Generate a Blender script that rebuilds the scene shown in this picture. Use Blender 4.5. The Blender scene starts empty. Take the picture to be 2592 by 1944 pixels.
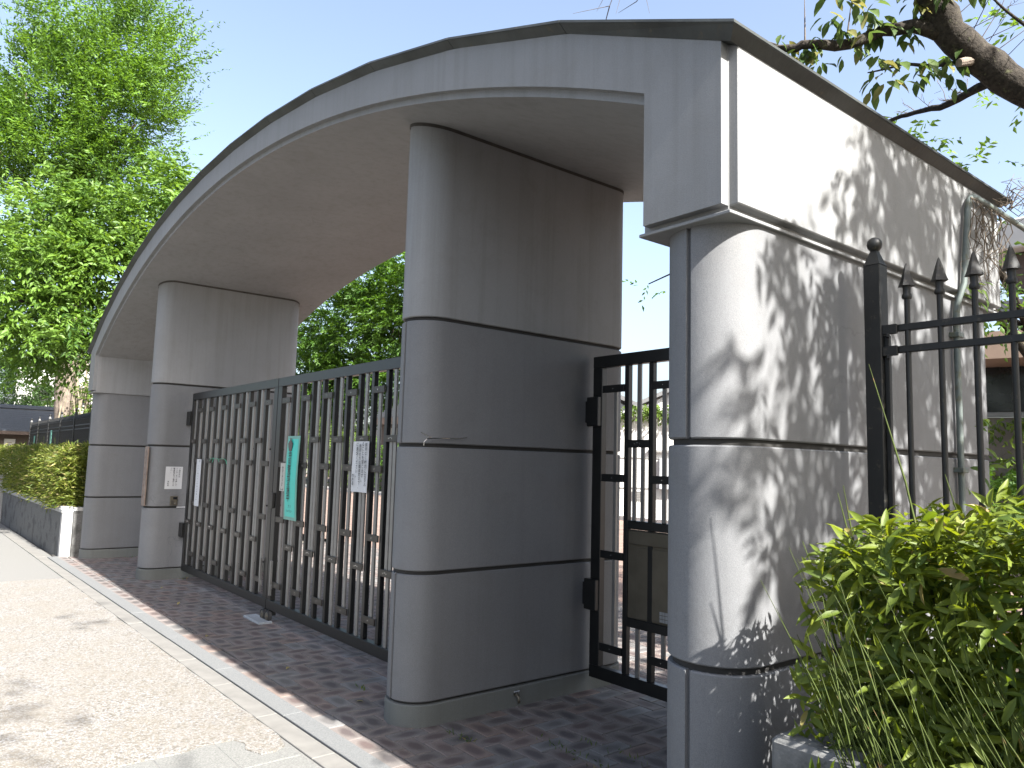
import bpy, math, random
import numpy as np
from mathutils import Vector, Matrix, Euler

random.seed(7)
rng = np.random.default_rng(7)
S = bpy.context.scene
COL = S.collection
R = math.radians

# ------------------------------------------------------------------ camera, world, sun, exposure
cam_d = bpy.data.cameras.new('camera')
cam = bpy.data.objects.new('camera', cam_d)
COL.objects.link(cam)
_yaw, _pit, _rol = 0.8946, 0.1038, 0.0271
_f = Vector((-math.sin(_yaw)*math.cos(_pit), math.cos(_yaw)*math.cos(_pit), math.sin(_pit)))
_r = Vector((math.cos(_yaw), math.sin(_yaw), 0)); _u = _r.cross(_f)
_r2 = _r*math.cos(_rol)+_u*math.sin(_rol); _u2 = _u*math.cos(_rol)-_r*math.sin(_rol)
_m = Matrix((_r2, _u2, -_f)).transposed().to_4x4()
_m.translation = Vector((6.9114, -2.2997, 1.5))
cam.matrix_world = _m
cam_d.sensor_width = 36; cam_d.lens = 26.44
cam_d.clip_start = 0.05; cam_d.clip_end = 2000
S.camera = cam

SUN_EL = R(41.0)
sun_dir = Vector((math.cos(SUN_EL), -0.004, math.sin(SUN_EL))).normalized()
world = bpy.data.worlds.new('World'); S.world = world; world.use_nodes = True
wn = world.node_tree.nodes; wl = world.node_tree.links
bg = wn['Background']
sky = wn.new('ShaderNodeTexSky'); sky.sky_type = 'NISHITA'; sky.sun_disc = False
sky.sun_elevation = SUN_EL; sky.sun_rotation = R(90); sky.altitude = 20
sky.air_density = 1.0; sky.dust_density = 4.0; sky.ozone_density = 1.6
hs = wn.new('ShaderNodeHueSaturation'); hs.inputs['Saturation'].default_value = .86; hs.inputs['Value'].default_value = .95
wl.new(sky.outputs['Color'], hs.inputs['Color']); wl.new(hs.outputs['Color'], bg.inputs['Color']); bg.inputs['Strength'].default_value = 0.092
sun_d = bpy.data.lights.new('sun', 'SUN'); sun_d.energy = 5.0; sun_d.angle = R(0.53); sun_d.color = (1, .968, .915)
sun = bpy.data.objects.new('sun', sun_d); COL.objects.link(sun)
sun.rotation_euler = sun_dir.to_track_quat('Z', 'Y').to_euler(); sun.location = (30, 0, 30)
S.view_settings.view_transform = 'Standard'; S.view_settings.look = 'None'
S.view_settings.exposure = 2.2; S.view_settings.gamma = 1; S.view_settings.use_curve_mapping = False
S.cycles.max_bounces = 8; S.cycles.diffuse_bounces = 4; S.cycles.transmission_bounces = 4
S.cycles.sample_clamp_indirect = 6

# ------------------------------------------------------------------ helpers
WL = {}                                                     # world location of every object we make

def tag(o, label=None, cat=None, group=None, kind=None):
    if label: o['label'] = label
    if cat: o['category'] = cat
    if group: o['group'] = group
    if kind: o['kind'] = kind
    return o

def root(name, loc, label=None, cat=None, group=None):
    o = bpy.data.objects.new(name, None); COL.objects.link(o)
    o.location = loc; o.empty_display_size = .1
    WL[o.name] = Vector(loc)
    return tag(o, label, cat, group)

def link(name, me, parent=None, loc=None, rot=None):
    """loc is a world position; parents never rotate"""
    o = bpy.data.objects.new(name, me); COL.objects.link(o)
    pw = WL[parent.name] if parent else Vector((0, 0, 0))
    loc = Vector(loc) if loc is not None else pw.copy()
    if parent: o.parent = parent
    o.location = loc-pw
    if rot is not None: o.rotation_euler = rot
    WL[o.name] = loc
    return o

class MB:
    def __init__(s): s.v = []; s.f = []; s.mi = []; s.cm = 0
    def add(s, verts, faces):
        n = len(s.v); s.v += [tuple(v) for v in verts]
        s.f += [tuple(i+n for i in f) for f in faces]; s.mi += [s.cm]*len(faces)
        return s
    def box(s, x0, x1, y0, y1, z0, z1, c=0.0):
        if c <= 0:
            return s.add([(x0,y0,z0),(x1,y0,z0),(x1,y1,z0),(x0,y1,z0),(x0,y0,z1),(x1,y0,z1),(x1,y1,z1),(x0,y1,z1)],
                         [(3,2,1,0),(4,5,6,7),(0,1,5,4),(1,2,6,5),(2,3,7,6),(3,0,4,7)])
        V = []; idx = {}
        X, Y, Z = (x0, x1), (y0, y1), (z0, z1)
        for i in (0, 1):
            for j in (0, 1):
                for k in (0, 1):
                    sx, sy, sz = 1-2*i, 1-2*j, 1-2*k
                    for a in range(3):
                        p = [X[i]+sx*c, Y[j]+sy*c, Z[k]+sz*c]
                        p[a] = (X[i], Y[j], Z[k])[a]
                        idx[i, j, k, a] = len(V); V.append(tuple(p))
        F = []
        def q(*ks): F.append(tuple(idx[k] for k in ks))
        for i in (0, 1):
            l = [(i,0,0,0),(i,1,0,0),(i,1,1,0),(i,0,1,0)]; q(*(l if i else l[::-1]))
            l = [(0,i,0,1),(0,i,1,1),(1,i,1,1),(1,i,0,1)]; q(*(l if i else l[::-1]))
            l = [(0,0,i,2),(1,0,i,2),(1,1,i,2),(0,1,i,2)]; q(*(l if i else l[::-1]))
        for i in (0, 1):
            for j in (0, 1):
                for (a, b, mk) in ((0,1,lambda t:(i,j,t)),(0,2,lambda t:(i,t,j)),(1,2,lambda t:(t,i,j))):
                    l = [mk(0)+(a,), mk(1)+(a,), mk(1)+(b,), mk(0)+(b,)]
                    sgn = (1 if i else -1)*(1 if j else -1)*(1 if (a, b) != (0, 2) else -1)
                    q(*(l if sgn < 0 else l[::-1]))
                for k in (0, 1):
                    sgn = (1 if i else -1)*(1 if j else -1)*(1 if k else -1)
                    l = [(i,j,k,0),(i,j,k,1),(i,j,k,2)]; q(*(l if sgn > 0 else l[::-1]))
        return s.add(V, F)
    def obox(s, cen, ax, half, c=0.0):
        """oriented box: cen, 3 axes, half sizes"""
        b = MB().box(-half[0], half[0], -half[1], half[1], -half[2], half[2], c)
        A = [Vector(a) for a in ax]; cen = Vector(cen)
        return s.add([cen+A[0]*v[0]+A[1]*v[1]+A[2]*v[2] for v in b.v], b.f)
    def rings(s, rs, cap0=True, cap1=True):
        n = len(rs[0]); V = [p for r in rs for p in r]; F = []
        for a in range(len(rs)-1):
            for i in range(n):
                j = (i+1) % n
                F.append((a*n+i, a*n+j, (a+1)*n+j, (a+1)*n+i))
        if cap0: F.append(tuple(range(n))[::-1])
        if cap1: F.append(tuple((len(rs)-1)*n+i for i in range(n)))
        return s.add(V, F)
    def tube(s, path, rad, n=8, cap=True):
        P = [Vector(p) for p in path]
        if not hasattr(rad, '__len__'): rad = [rad]*len(P)
        up = None; rs = []
        for i, p in enumerate(P):
            t = (P[min(i+1, len(P)-1)]-P[max(i-1, 0)])
            if t.length < 1e-9: t = Vector((0, 0, 1))
            t.normalize()
            if up is None: up = Vector((0, 0, 1)) if abs(t.z) < .9 else Vector((1, 0, 0))
            a = (up-t*up.dot(t)).normalized(); b = t.cross(a); up = a
            rs.append([tuple(p+(a*math.cos(2*math.pi*k/n)+b*math.sin(2*math.pi*k/n))*rad[i]) for k in range(n)])
        return s.rings(rs, cap, cap)
    def lathe(s, prof, cx, cy, n=16):
        rs = [[(cx+r*math.cos(2*math.pi*k/n), cy+r*math.sin(2*math.pi*k/n), z) for k in range(n)] for r, z in prof]
        return s.rings(rs)
    def mesh(s, name, mats, off=(0, 0, 0), smooth=False):
        me = bpy.data.meshes.new(name)
        me.from_pydata([(a-off[0], b-off[1], c-off[2]) for a, b, c in s.v], [], s.f)
        for m in (mats if isinstance(mats, (list, tuple)) else [mats]): me.materials.append(m)
        if any(s.mi): me.polygons.foreach_set('material_index', s.mi)
        if smooth: me.polygons.foreach_set('use_smooth', [True]*len(me.polygons))
        me.update()
        if smooth and smooth is not True: me.set_sharp_from_angle(angle=R(smooth))
        return me
    def build(s, name, mats, parent=None, smooth=False, loc=None):
        off = Vector(loc) if loc is not None else (WL[parent.name] if parent else Vector((0, 0, 0)))
        return link(name, s.mesh(name, mats, off, smooth), parent, off)

# ------------------------------------------------------------------ materials
def newmat(name):
    m = bpy.data.materials.new(name); m.use_nodes = True
    nt = m.node_tree; b = nt.nodes['Principled BSDF']
    return m, nt, nt.nodes, nt.links, b

def rgb(c): return (c[0], c[1], c[2], 1)

def noise(N, L, vec, scale, detail=4, rough=.55, dist=0.0):
    n = N.new('ShaderNodeTexNoise'); n.inputs['Scale'].default_value = scale
    n.inputs['Detail'].default_value = detail; n.inputs['Roughness'].default_value = rough
    n.inputs['Distortion'].default_value = dist
    L.new(vec, n.inputs['Vector']); return n.outputs['Fac']

def ramp(N, L, fac, stops):
    r = N.new('ShaderNodeValToRGB'); e = r.color_ramp.elements
    while len(e) > 1: e.remove(e[-1])
    e[0].position = stops[0][0]; e[0].color = rgb(stops[0][1])
    for p, c in stops[1:]:
        x = e.new(p); x.color = rgb(c)
    L.new(fac, r.inputs['Fac']); return r.outputs['Color']

def mixc(N, L, fac, a, b, mode='MIX'):
    m = N.new('ShaderNodeMix'); m.data_type = 'RGBA'; m.blend_type = mode
    for sock, v in ((m.inputs[0], fac), (m.inputs[6], a), (m.inputs[7], b)):
        if hasattr(v, 'links'): L.new(v, sock)
        elif isinstance(v, (int, float)): sock.default_value = v
        else: sock.default_value = rgb(v)
    return m.outputs[2]

def mapped(N, L, scale=(1, 1, 1), coord='Object', rot=(0, 0, 0)):
    tc = N.new('ShaderNodeTexCoord'); mp = N.new('ShaderNodeMapping')
    mp.inputs['Scale'].default_value = scale; mp.inputs['Rotation'].default_value = rot
    L.new(tc.outputs[coord], mp.inputs['Vector']); return mp.outputs['Vector']

def bump(N, L, b, h, dist=.002, strength=.6, prev=None):
    bp = N.new('ShaderNodeBump'); bp.inputs['Distance'].default_value = dist; bp.inputs['Strength'].default_value = strength
    L.new(h, bp.inputs['Height'])
    if prev is not None: L.new(prev, bp.inputs['Normal'])
    L.new(bp.outputs['Normal'], b.inputs['Normal']); return bp.outputs['Normal']

def plain(name, col, rough=.6, metal=0.0, var=.12, nscale=6, bscale=0, bdist=.001, spec=.5, wear=None):
    m, nt, N, L, b = newmat(name)
    v = mapped(N, L)
    f = noise(N, L, v, nscale, 5)
    d = [max(0, c*(1-var)) for c in col]; l = [min(1, c*(1+var)) for c in col]
    c = ramp(N, L, f, [(.3, d), (.7, l)])
    if wear:
        c = mixc(N, L, ramp(N, L, noise(N, L, v, wear[1], 6, .65), [(wear[2], (0, 0, 0)), (wear[2]+.09, (1, 1, 1))]), c, wear[0])
    L.new(c, b.inputs['Base Color'])
    b.inputs['Roughness'].default_value = rough; b.inputs['Metallic'].default_value = metal
    b.inputs['Specular IOR Level'].default_value = spec
    if bscale: bump(N, L, b, noise(N, L, v, bscale, 3), bdist)
    return m

def concrete(name, col, streak=.25, speck=.10, rough=.75, fine=260, spec=.4):
    m, nt, N, L, b = newmat(name)
    v = mapped(N, L); vs = mapped(N, L, (14, 14, .50))
    big = noise(N, L, v, 1.3, 5, .6)
    c = ramp(N, L, big, [(.25, [x*.90 for x in col]), (.75, [x*1.07 for x in col])])
    oi = N.new('ShaderNodeObjectInfo'); tr_ = N.new('ShaderNodeMapRange')
    tr_.inputs['To Min'].default_value = .93; tr_.inputs['To Max'].default_value = 1.07; L.new(oi.outputs['Random'], tr_.inputs['Value'])
    sm = N.new('ShaderNodeVectorMath'); sm.operation = 'SCALE'; L.new(c, sm.inputs[0]); L.new(tr_.outputs[0], sm.inputs['Scale']); c = sm.outputs[0]
    bl = ramp(N, L, noise(N, L, v, 4.5, 7, .7, .4), [(.52, (0, 0, 0)), (.72, (.30, .30, .30))])
    c = mixc(N, L, bl, c, [x*.72 for x in (col[0]*1.05, col[1], col[2]*.92)])
    st = ramp(N, L, noise(N, L, vs, 1.0, 6, .66), [(.47, (0, 0, 0)), (.75, (1, 1, 1))])
    mm = N.new('ShaderNodeMath'); mm.operation = 'MULTIPLY'; mm.inputs[1].default_value = streak
    L.new(st, mm.inputs[0])
    c = mixc(N, L, mm.outputs[0], c, [x*.52 for x in (col[0]*1.04, col[1], col[2]*.9)])
    fn = noise(N, L, v, fine, 2, .7)
    c = mixc(N, L, speck, c, ramp(N, L, fn, [(.3, (.0, .0, .0)), (.7, (1, 1, 1))]), 'OVERLAY')
    # hairline cracks
    vo = N.new('ShaderNodeTexVoronoi'); vo.feature = 'DISTANCE_TO_EDGE'; vo.inputs['Scale'].default_value = .55
    wv = N.new('ShaderNodeVectorMath'); wv.operation = 'ADD'
    nz = N.new('ShaderNodeTexNoise'); nz.inputs['Scale'].default_value = 2.5; nz.inputs['Detail'].default_value = 6
    L.new(v, nz.inputs['Vector']); L.new(v, wv.inputs[0]); L.new(nz.outputs['Color'], wv.inputs[1])
    L.new(wv.outputs[0], vo.inputs['Vector'])
    cr = ramp(N, L, vo.outputs['Distance'], [(0.0, (1, 1, 1)), (.0022, (0, 0, 0))])
    gate = ramp(N, L, noise(N, L, v, .9, 2), [(.56, (0, 0, 0)), (.62, (.38, .38, .38))])
    mc = N.new('ShaderNodeMath'); mc.operation = 'MULTIPLY'; L.new(cr, mc.inputs[0]); L.new(gate, mc.inputs[1])
    c = mixc(N, L, mc.outputs[0], c, [x*.45 for x in col])
    L.new(c, b.inputs['Base Color'])
    b.inputs['Roughness'].default_value = rough; b.inputs['Specular IOR Level'].default_value = spec
    nb = bump(N, L, b, fn, .0012, .55)
    bump(N, L, b, noise(N, L, v, 11, 4), .004, .28, nb)
    return m

M = {}
M['roof'] = concrete('pale_render', (.206, .210, .212), .34, .10)
M['pier'] = concrete('grey_stone_paint', (.138, .141, .146), .16, .22, .62, 330, .35)
M['plinth'] = concrete('plinth_mortar', (.115, .120, .113), .22, .12, .85)
M['joint'] = plain('joint_dark', (0.0225, 0.0215, 0.0200), .9, 0, .2, 9)
M['sealant'] = plain('sealant', (0.0450, 0.0408, 0.0360), .8, 0, .25, 15)
M['coping'] = plain('coping_sheet', (0.0405, 0.0441, 0.0428), .55, .35, .35, 5, 40, .002, .4, ((.07, .06, .042), 14, .60))
M['black'] = plain('dark_gate_paint', (0.0066, 0.0070, 0.0070), .38, 0, .25, 12, 90, .0004, .5)
M['cleat'] = plain('bronze_cleat', (0.0358, 0.0312, 0.0260), .42, .3, .2, 30)
M['bolt'] = plain('bolt_steel', (.62, .62, .6), .25, 1)
M['steel'] = plain('brushed_steel', (0.2098, 0.2053, 0.1964), .42, .55, .10, 9, 120, .0003)
M['plate'] = plain('dull_steel_plate', (0.1302, 0.1147, 0.0865), .45, .6, .2, 5)
M['iron'] = plain('fence_paint', (0.0081, 0.0086, 0.0086), .5, 0, .3, 16, 60, .0008, .4, ((.045, .038, .028), 26, .60))
M['bark'] = plain('cherry_bark', (0.0309, 0.0259, 0.0206), .9, 0, .5, 42, 60, .012, .2, ((.075, .075, .042), 22, .58))
M['bark2'] = plain('pale_bark', (0.1650, 0.1350, 0.1100), .9, 0, .4, 7, 18, .02, .2)
M['twig'] = plain('twig_bark', (.085, .070, .058), .85, 0, .3, 20)
M['cane'] = plain('bamboo_cane', (0.0413, 0.0573, 0.0105), .75, 0, .35, 14, 0, 0, .2, ((.12, .075, .03), 22, .60))
M['pwall'] = plain('planter_aggregate', (0.0935, 0.0935, 0.0908), .85, 0, .25, 60, 160, .004, .3, ((.05, .05, .048), 4, .52))
M['pcop'] = plain('planter_coping', (0.2500, 0.2500, 0.2450), .7, 0, .12, 14, 90, .001)
M['block'] = plain('lichen_block', (0.1260, 0.1260, 0.1225), .9, 0, .3, 22, 60, .004, .3, ((.045, .045, .043), 13, .52))
M['soil'] = plain('soil', (.035, .028, .02), .95, 0, .4, 20, 40, .02)
M['granite'] = plain('grey_granite', (0.1248, 0.1279, 0.1279), .75, 0, .22, 150, 220, .0015, .3)
M['tan'] = plain('tan_kerbstone', (0.1424, 0.1374, 0.1278), .8, 0, .12, 9, 180, .001, .3)
M['slabg'] = plain('grey_slab', (0.1390, 0.1390, 0.1315), .85, 0, .30, 110, 240, .002, .3)
M['paper'] = plain('paper_white', (0.4836, 0.4898, 0.4960), .6, 0, .03, 8)
M['paper2'] = plain('paper_cream', (0.3828, 0.3712, 0.3306), .6, 0, .06, 10)
M['teal'] = plain('teal_vinyl', (0.0263, 0.4500, 0.3750), .35, 0, .05, 6)
M['tealedge'] = plain('teal_frame', (0.1105, 0.2860, 0.2340), .4, 0, .06, 10)
M['ink'] = plain('ink', (.016, .018, .02), .6, 0, .1)
M['emblem'] = plain('emblem_brown', (0.0700, 0.0595, 0.0525), .6)
M['wood'] = plain('weathered_wood', (0.1683, 0.1306, 0.1069), .75, 0, .28, 12, 60, .002)
M['woodink'] = plain('wood_ink', (.11, .06, .045), .7)
M['green_wire'] = plain('green_wire', (.03, .30, .17), .4)
M['pipe'] = plain('grey_green_conduit', (0.0982, 0.1178, 0.1113), .5, 0, .2, 20, 0, 0, .4, ((.09, .095, .065), 18, .56))
M['white'] = plain('white_wall', (0.4070, 0.4070, 0.3960), .8, 0, .05, 3)
M['tile_roof'] = plain('slate_roof', (0.0297, 0.0403, 0.0577), .5, 0, .18, 25)
M['tile_grey'] = plain('grey_roof', (0.0945, 0.0945, 0.0945), .6, 0, .2, 20)
M['brown'] = plain('brown_fascia', (0.1500, 0.1050, 0.0775), .7, 0, .12, 4)
M['glass'] = plain('dark_glass', (.012, .014, .016), .12, 0, .1, 5)
M['frame'] = plain('window_frame', (0.1920, 0.1920, 0.1860), .5, .3)
M['dkwood'] = plain('dark_timber', (.065, .045, .034), .7, 0, .25, 15)
M['cwall'] = concrete('old_wall', (.15, .14, .13), .4, .12, .9)
M['slabblue'] = plain('pale_stone', (0.2520, 0.2700, 0.2820), .8, 0, .15, 60, 180, .002)
M['rubber'] = plain('rubber', (.03, .03, .03), .7)
M['bin'] = plain('grey_box', (0.3000, 0.3120, 0.3300), .5)

def leafmat(name, dark, light, tipc=None, trans=.45, rough=.5, hue=None):
    m, nt, N, L, b = newmat(name)
    at = N.new('ShaderNodeAttribute'); at.attribute_name = 'rnd'
    stops = [(0, dark), (.62, light)]
    if tipc: stops += [(.90, light), (.96, tipc)]
    c = ramp(N, L, at.outputs['Fac'], stops)
    L.new(c, b.inputs['Base Color']); b.inputs['Roughness'].default_value = rough
    b.inputs['Specular IOR Level'].default_value = .35
    tr = N.new('ShaderNodeBsdfTranslucent'); mx = N.new('ShaderNodeMixShader'); mx.inputs[0].default_value = trans
    g = N.new('ShaderNodeHueSaturation'); g.inputs['Hue'].default_value = .485; g.inputs['Saturation'].default_value = 1.1
    g.inputs['Value'].default_value = 1.5; L.new(c, g.inputs['Color'])
    L.new(g.outputs['Color'], tr.inputs['Color'])
    out = N['Material Output']
    L.new(b.outputs[0], mx.inputs[1]); L.new(tr.outputs[0], mx.inputs[2]); L.new(mx.outputs[0], out.inputs['Surface'])
    return m

M['leaf_zelkova'] = leafmat('zelkova_leaf', (.024, .066, .010), (.108, .205, .030), None, .42)
M['leaf_cherry'] = leafmat('cherry_leaf', (.026, .070, .010), (.118, .208, .034), None, .42)
M['leaf_near'] = leafmat('near_cherry_leaf', (0.035, 0.066, 0.017), (0.078, 0.121, 0.031), (0.148, 0.148, 0.047), .40)
M['leaf_back'] = leafmat('back_leaf', (0.023, 0.066, 0.009), (0.066, 0.136, 0.017))
M['leaf_dark'] = leafmat('dark_leaf', (0.016, 0.043, 0.009), (0.039, 0.082, 0.017), None, .3)
M['leaf_sasa'] = leafmat('sasa_leaf', (.032, .070, .010), (.140, .180, .022), (.30, .22, .09), .42, .52)
M['leaf_old'] = leafmat('old_leaf', (0.023, 0.058, 0.011), (0.082, 0.129, 0.020), (0.265, 0.203, 0.086), .35, .36)
M['leaf_hedge'] = leafmat('hedge_leaf', (0.058, 0.094, 0.014), (0.144, 0.168, 0.031), (0.281, 0.242, 0.101), .4)
M['leaf_ivy'] = leafmat('ivy_leaf', (0.043, 0.086, 0.014), (0.101, 0.156, 0.027))
M['vine'] = plain('dead_vine', (0.1104, 0.0864, 0.0624), .9, 0, .4, 20)
M['ivybark'] = plain('ivy_stems', (0.1980, 0.1680, 0.1200), .9, 0, .45, 9, 30, .03)

def brickmat():
    m, nt, N, L, b = newmat('flashed_paver')
    ab = N.new('ShaderNodeAttribute'); ab.attribute_name = 'buv'
    ar = N.new('ShaderNodeAttribute'); ar.attribute_name = 'rnd'
    ln = N.new('ShaderNodeVectorMath'); ln.operation = 'LENGTH'
    geo = N.new('ShaderNodeNewGeometry')
    nz = N.new('ShaderNodeTexNoise'); nz.inputs['Scale'].default_value = 14; nz.inputs['Detail'].default_value = 4
    L.new(geo.outputs['Position'], nz.inputs['Vector'])
    sub = N.new('ShaderNodeVectorMath'); sub.operation = 'MULTIPLY_ADD'
    sub.inputs[1].default_value = (.7, .7, 0); L.new(nz.outputs['Color'], sub.inputs[0])
    ad = N.new('ShaderNodeVectorMath'); ad.operation = 'ADD'; ad.inputs[1].default_value = (-.35, -.35, 0)
    L.new(ab.outputs['Vector'], ad.inputs[0]); L.new(ad.outputs[0], sub.inputs[2])
    L.new(sub.outputs[0], ln.inputs[0])
    core = ramp(N, L, ln.outputs['Value'], [(.40, (1, 1, 1)), (.88, (0, 0, 0))])
    body = ramp(N, L, ar.outputs['Fac'], [(0, (0.129, 0.116, 0.109)), (.3, (0.154, 0.129, 0.118)), (.55, (0.141, 0.133, 0.128)), (.8, (0.175, 0.129, 0.109)), (1, (0.159, 0.154, 0.149))])
    burn = ramp(N, L, ar.outputs['Fac'], [(0, (0.041, 0.036, 0.038)), (.35, (0.071, 0.046, 0.042)), (.6, (0.049, 0.044, 0.047)), (.85, (0.082, 0.052, 0.047)), (1, (0.085, 0.079, 0.077))])
    cm = N.new('ShaderNodeMath'); cm.operation = 'MULTIPLY'; cm.inputs[1].default_value = .78; L.new(core, cm.inputs[0])
    c = mixc(N, L, cm.outputs[0], body, burn)
    f = noise(N, L, geo.outputs['Position'], 190, 3, .7)
    c = mixc(N, L, .22, c, ramp(N, L, f, [(.3, (0, 0, 0)), (.7, (1, 1, 1))]), 'OVERLAY')
    dirt = ramp(N, L, noise(N, L, geo.outputs['Position'], 1.6, 5, .6), [(.45, (0, 0, 0)), (.75, (.35, .35, .35))])
    c = mixc(N, L, dirt, c, (.075, .07, .06))
    L.new(c, b.inputs['Base Color']); b.inputs['Roughness'].default_value = .8; b.inputs['Specular IOR Level'].default_value = .35
    bump(N, L, b, f, .0012, .6)
    return m
M['brick'] = brickmat()

def aggmat():
    m, nt, N, L, b = newmat('exposed_aggregate')
    v = mapped(N, L)
    vo = N.new('ShaderNodeTexVoronoi'); vo.inputs['Scale'].default_value = 78; L.new(v, vo.inputs['Vector'])
    vd = N.new('ShaderNodeTexVoronoi'); vd.feature = 'DISTANCE_TO_EDGE'; vd.inputs['Scale'].default_value = 78; L.new(v, vd.inputs['Vector'])
    cc = N.new('ShaderNodeSeparateColor'); L.new(vo.outputs['Color'], cc.inputs[0])
    c = ramp(N, L, cc.outputs[0], [(0, (0.089, 0.080, 0.069)), (.16, (0.141, 0.128, 0.109)), (.3, (0.194, 0.181, 0.159)), (.6, (0.221, 0.216, 0.213)), (.85, (0.247, 0.248, 0.250)), (1, (0.098, 0.095, 0.090))])
    big = ramp(N, L, noise(N, L, v, 2.2, 5, .6), [(.40, (0, 0, 0)), (.72, (0.6, 0.6, 0.6))])
    c = mixc(N, L, big, c, (0.182, 0.164, 0.136))
    e = ramp(N, L, vd.outputs['Distance'], [(0, (1, 1, 1)), (.12, (0, 0, 0))])
    c = mixc(N, L, e, c, (0.140, 0.123, 0.097))
    L.new(c, b.inputs['Base Color']); b.inputs['Roughness'].default_value = .7
    h = ramp(N, L, vd.outputs['Distance'], [(0, (0, 0, 0)), (.30, (1, 1, 1))])
    nb = bump(N, L, b, h, .004, .8); bump(N, L, b, noise(N, L, v, 30, 3), .006, .5, nb)
    return m
M['agg'] = aggmat()

def plazamat():
    m, nt, N, L, b = newmat('plaza_brick')
    v = mapped(N, L)
    bt = N.new('ShaderNodeTexBrick'); L.new(v, bt.inputs['Vector'])
    bt.inputs['Color1'].default_value = (.19, .12, .092, 1); bt.inputs['Color2'].default_value = (.155, .112, .092, 1)
    bt.inputs['Mortar'].default_value = (.11, .09, .075, 1); bt.inputs['Scale'].default_value = 1
    bt.inputs['Brick Width'].default_value = .224; bt.inputs['Row Height'].default_value = .112; bt.inputs['Mortar Size'].default_value = .006
    c = mixc(N, L, .3, bt.outputs['Color'], ramp(N, L, noise(N, L, v, 3, 5), [(.3, (.1, .1, .1)), (.7, (.9, .9, .9))]), 'OVERLAY')
    L.new(c, b.inputs['Base Color']); b.inputs['Roughness'].default_value = .85
    return m
M['plaza'] = plazamat()
M['walk'] = plain('sidewalk_asphalt', (0.1404, 0.1381, 0.1310), .9, 0, .22, 90, 200, .003, .3)
M['mortar'] = plain('joint_sand', (0.0360, 0.0324, 0.0281), .95, 0, .3, 40, 120, .003)
M['road'] = plain('asphalt', (.05, .05, .05), .9, 0, .2, 30, 150, .003)
M['earth'] = plain('far_ground', (.12, .11, .09), .95, 0, .3, .3)
M['grass'] = leafmat('weed_leaf', (.035, .075, .012), (.09, .13, .02), (.25, .2, .08))

# ------------------------------------------------------------------ leaf meshes (numpy)
def raw_mesh(name, V, F, mats, attrs=None, smooth=False):
    me = bpy.data.meshes.new(name)
    V = np.asarray(V, np.float32); F = np.asarray(F, np.int32); k = F.shape[1]
    me.vertices.add(len(V)); me.vertices.foreach_set('co', V.ravel())
    me.loops.add(F.size); me.loops.foreach_set('vertex_index', F.ravel())
    me.polygons.add(len(F)); me.polygons.foreach_set('loop_start', np.arange(0, F.size, k, dtype=np.int32))
    for nm, (typ, val) in (attrs or {}).items():
        a = me.attributes.new(nm, typ, 'POINT')
        a.data.foreach_set('value' if typ == 'FLOAT' else 'vector', np.asarray(val, np.float32).ravel())
    for m in (mats if isinstance(mats, (list, tuple)) else [mats]): me.materials.append(m)
    me.update(calc_edges=True)
    if smooth: me.polygons.foreach_set('use_smooth', [True]*len(me.polygons))
    return me

def unit(a): return a/np.maximum(np.linalg.norm(a, axis=-1, keepdims=True), 1e-9)

def leaf_geo(P, D, Nn, Lg, wr, detail=False):
    """leaves: base P, axis D, face normal Nn, length, width ratio -> verts, quads/tris"""
    D = unit(D); Sd = unit(np.cross(D, Nn)); Nn = np.cross(Sd, D)
    L1 = Lg[:, None]; n = len(P)
    if not detail:
        a = P; b = P+D*L1*.45+Sd*L1*wr*.5+Nn*L1*.06; t = P+D*L1-Nn*L1*.10; c = P+D*L1*.45-Sd*L1*wr*.5+Nn*L1*.06
        V = np.stack([a, b, t, c], 1).reshape(-1, 3); i = np.arange(n)[:, None]*4
        F = np.concatenate([i+np.array([[0, 1, 2]]), i+np.array([[0, 2, 3]])], 0)
        return V, F, 4
    w = wr*.5
    pts = [P, P+D*L1*.22+Sd*L1*w*.72+Nn*L1*.05, P+D*L1*.26-Nn*L1*.0, P+D*L1*.22-Sd*L1*w*.72+Nn*L1*.05,
           P+D*L1*.52+Sd*L1*w+Nn*L1*.05, P+D*L1*.55-Nn*L1*.03, P+D*L1*.52-Sd*L1*w+Nn*L1*.05,
           P+D*L1*.80+Sd*L1*w*.55-Nn*L1*.04, P+D*L1*.82-Nn*L1*.09, P+D*L1*.80-Sd*L1*w*.55-Nn*L1*.04, P+D*L1-Nn*L1*.17]
    V = np.stack(pts, 1).reshape(-1, 3); i = np.arange(n)[:, None]*11
    T = [(0,1,2),(0,2,3),(1,4,5),(1,5,2),(2,5,6),(2,6,3),(4,7,8),(4,8,5),(5,8,9),(5,9,6),(7,10,8),(8,10,9)]
    F = np.concatenate([i+np.array([t]) for t in T], 0)
    return V, F, 11

def leaves_obj(name, P, D, Nn, Lg, wr, mat, parent, detail=False, rnd=None, smooth=False):
    P = np.asarray(P, float); V, F, k = leaf_geo(P, np.asarray(D, float), np.asarray(Nn, float), np.asarray(Lg, float), wr, detail)
    off = np.array(WL[parent.name]) if parent else np.zeros(3)
    if rnd is None: rnd = rng.random(len(P))
    me = raw_mesh(name, V-off, F, mat, {'rnd': ('FLOAT', np.repeat(rnd, k))}, smooth)
    return link(name, me, parent)

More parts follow.
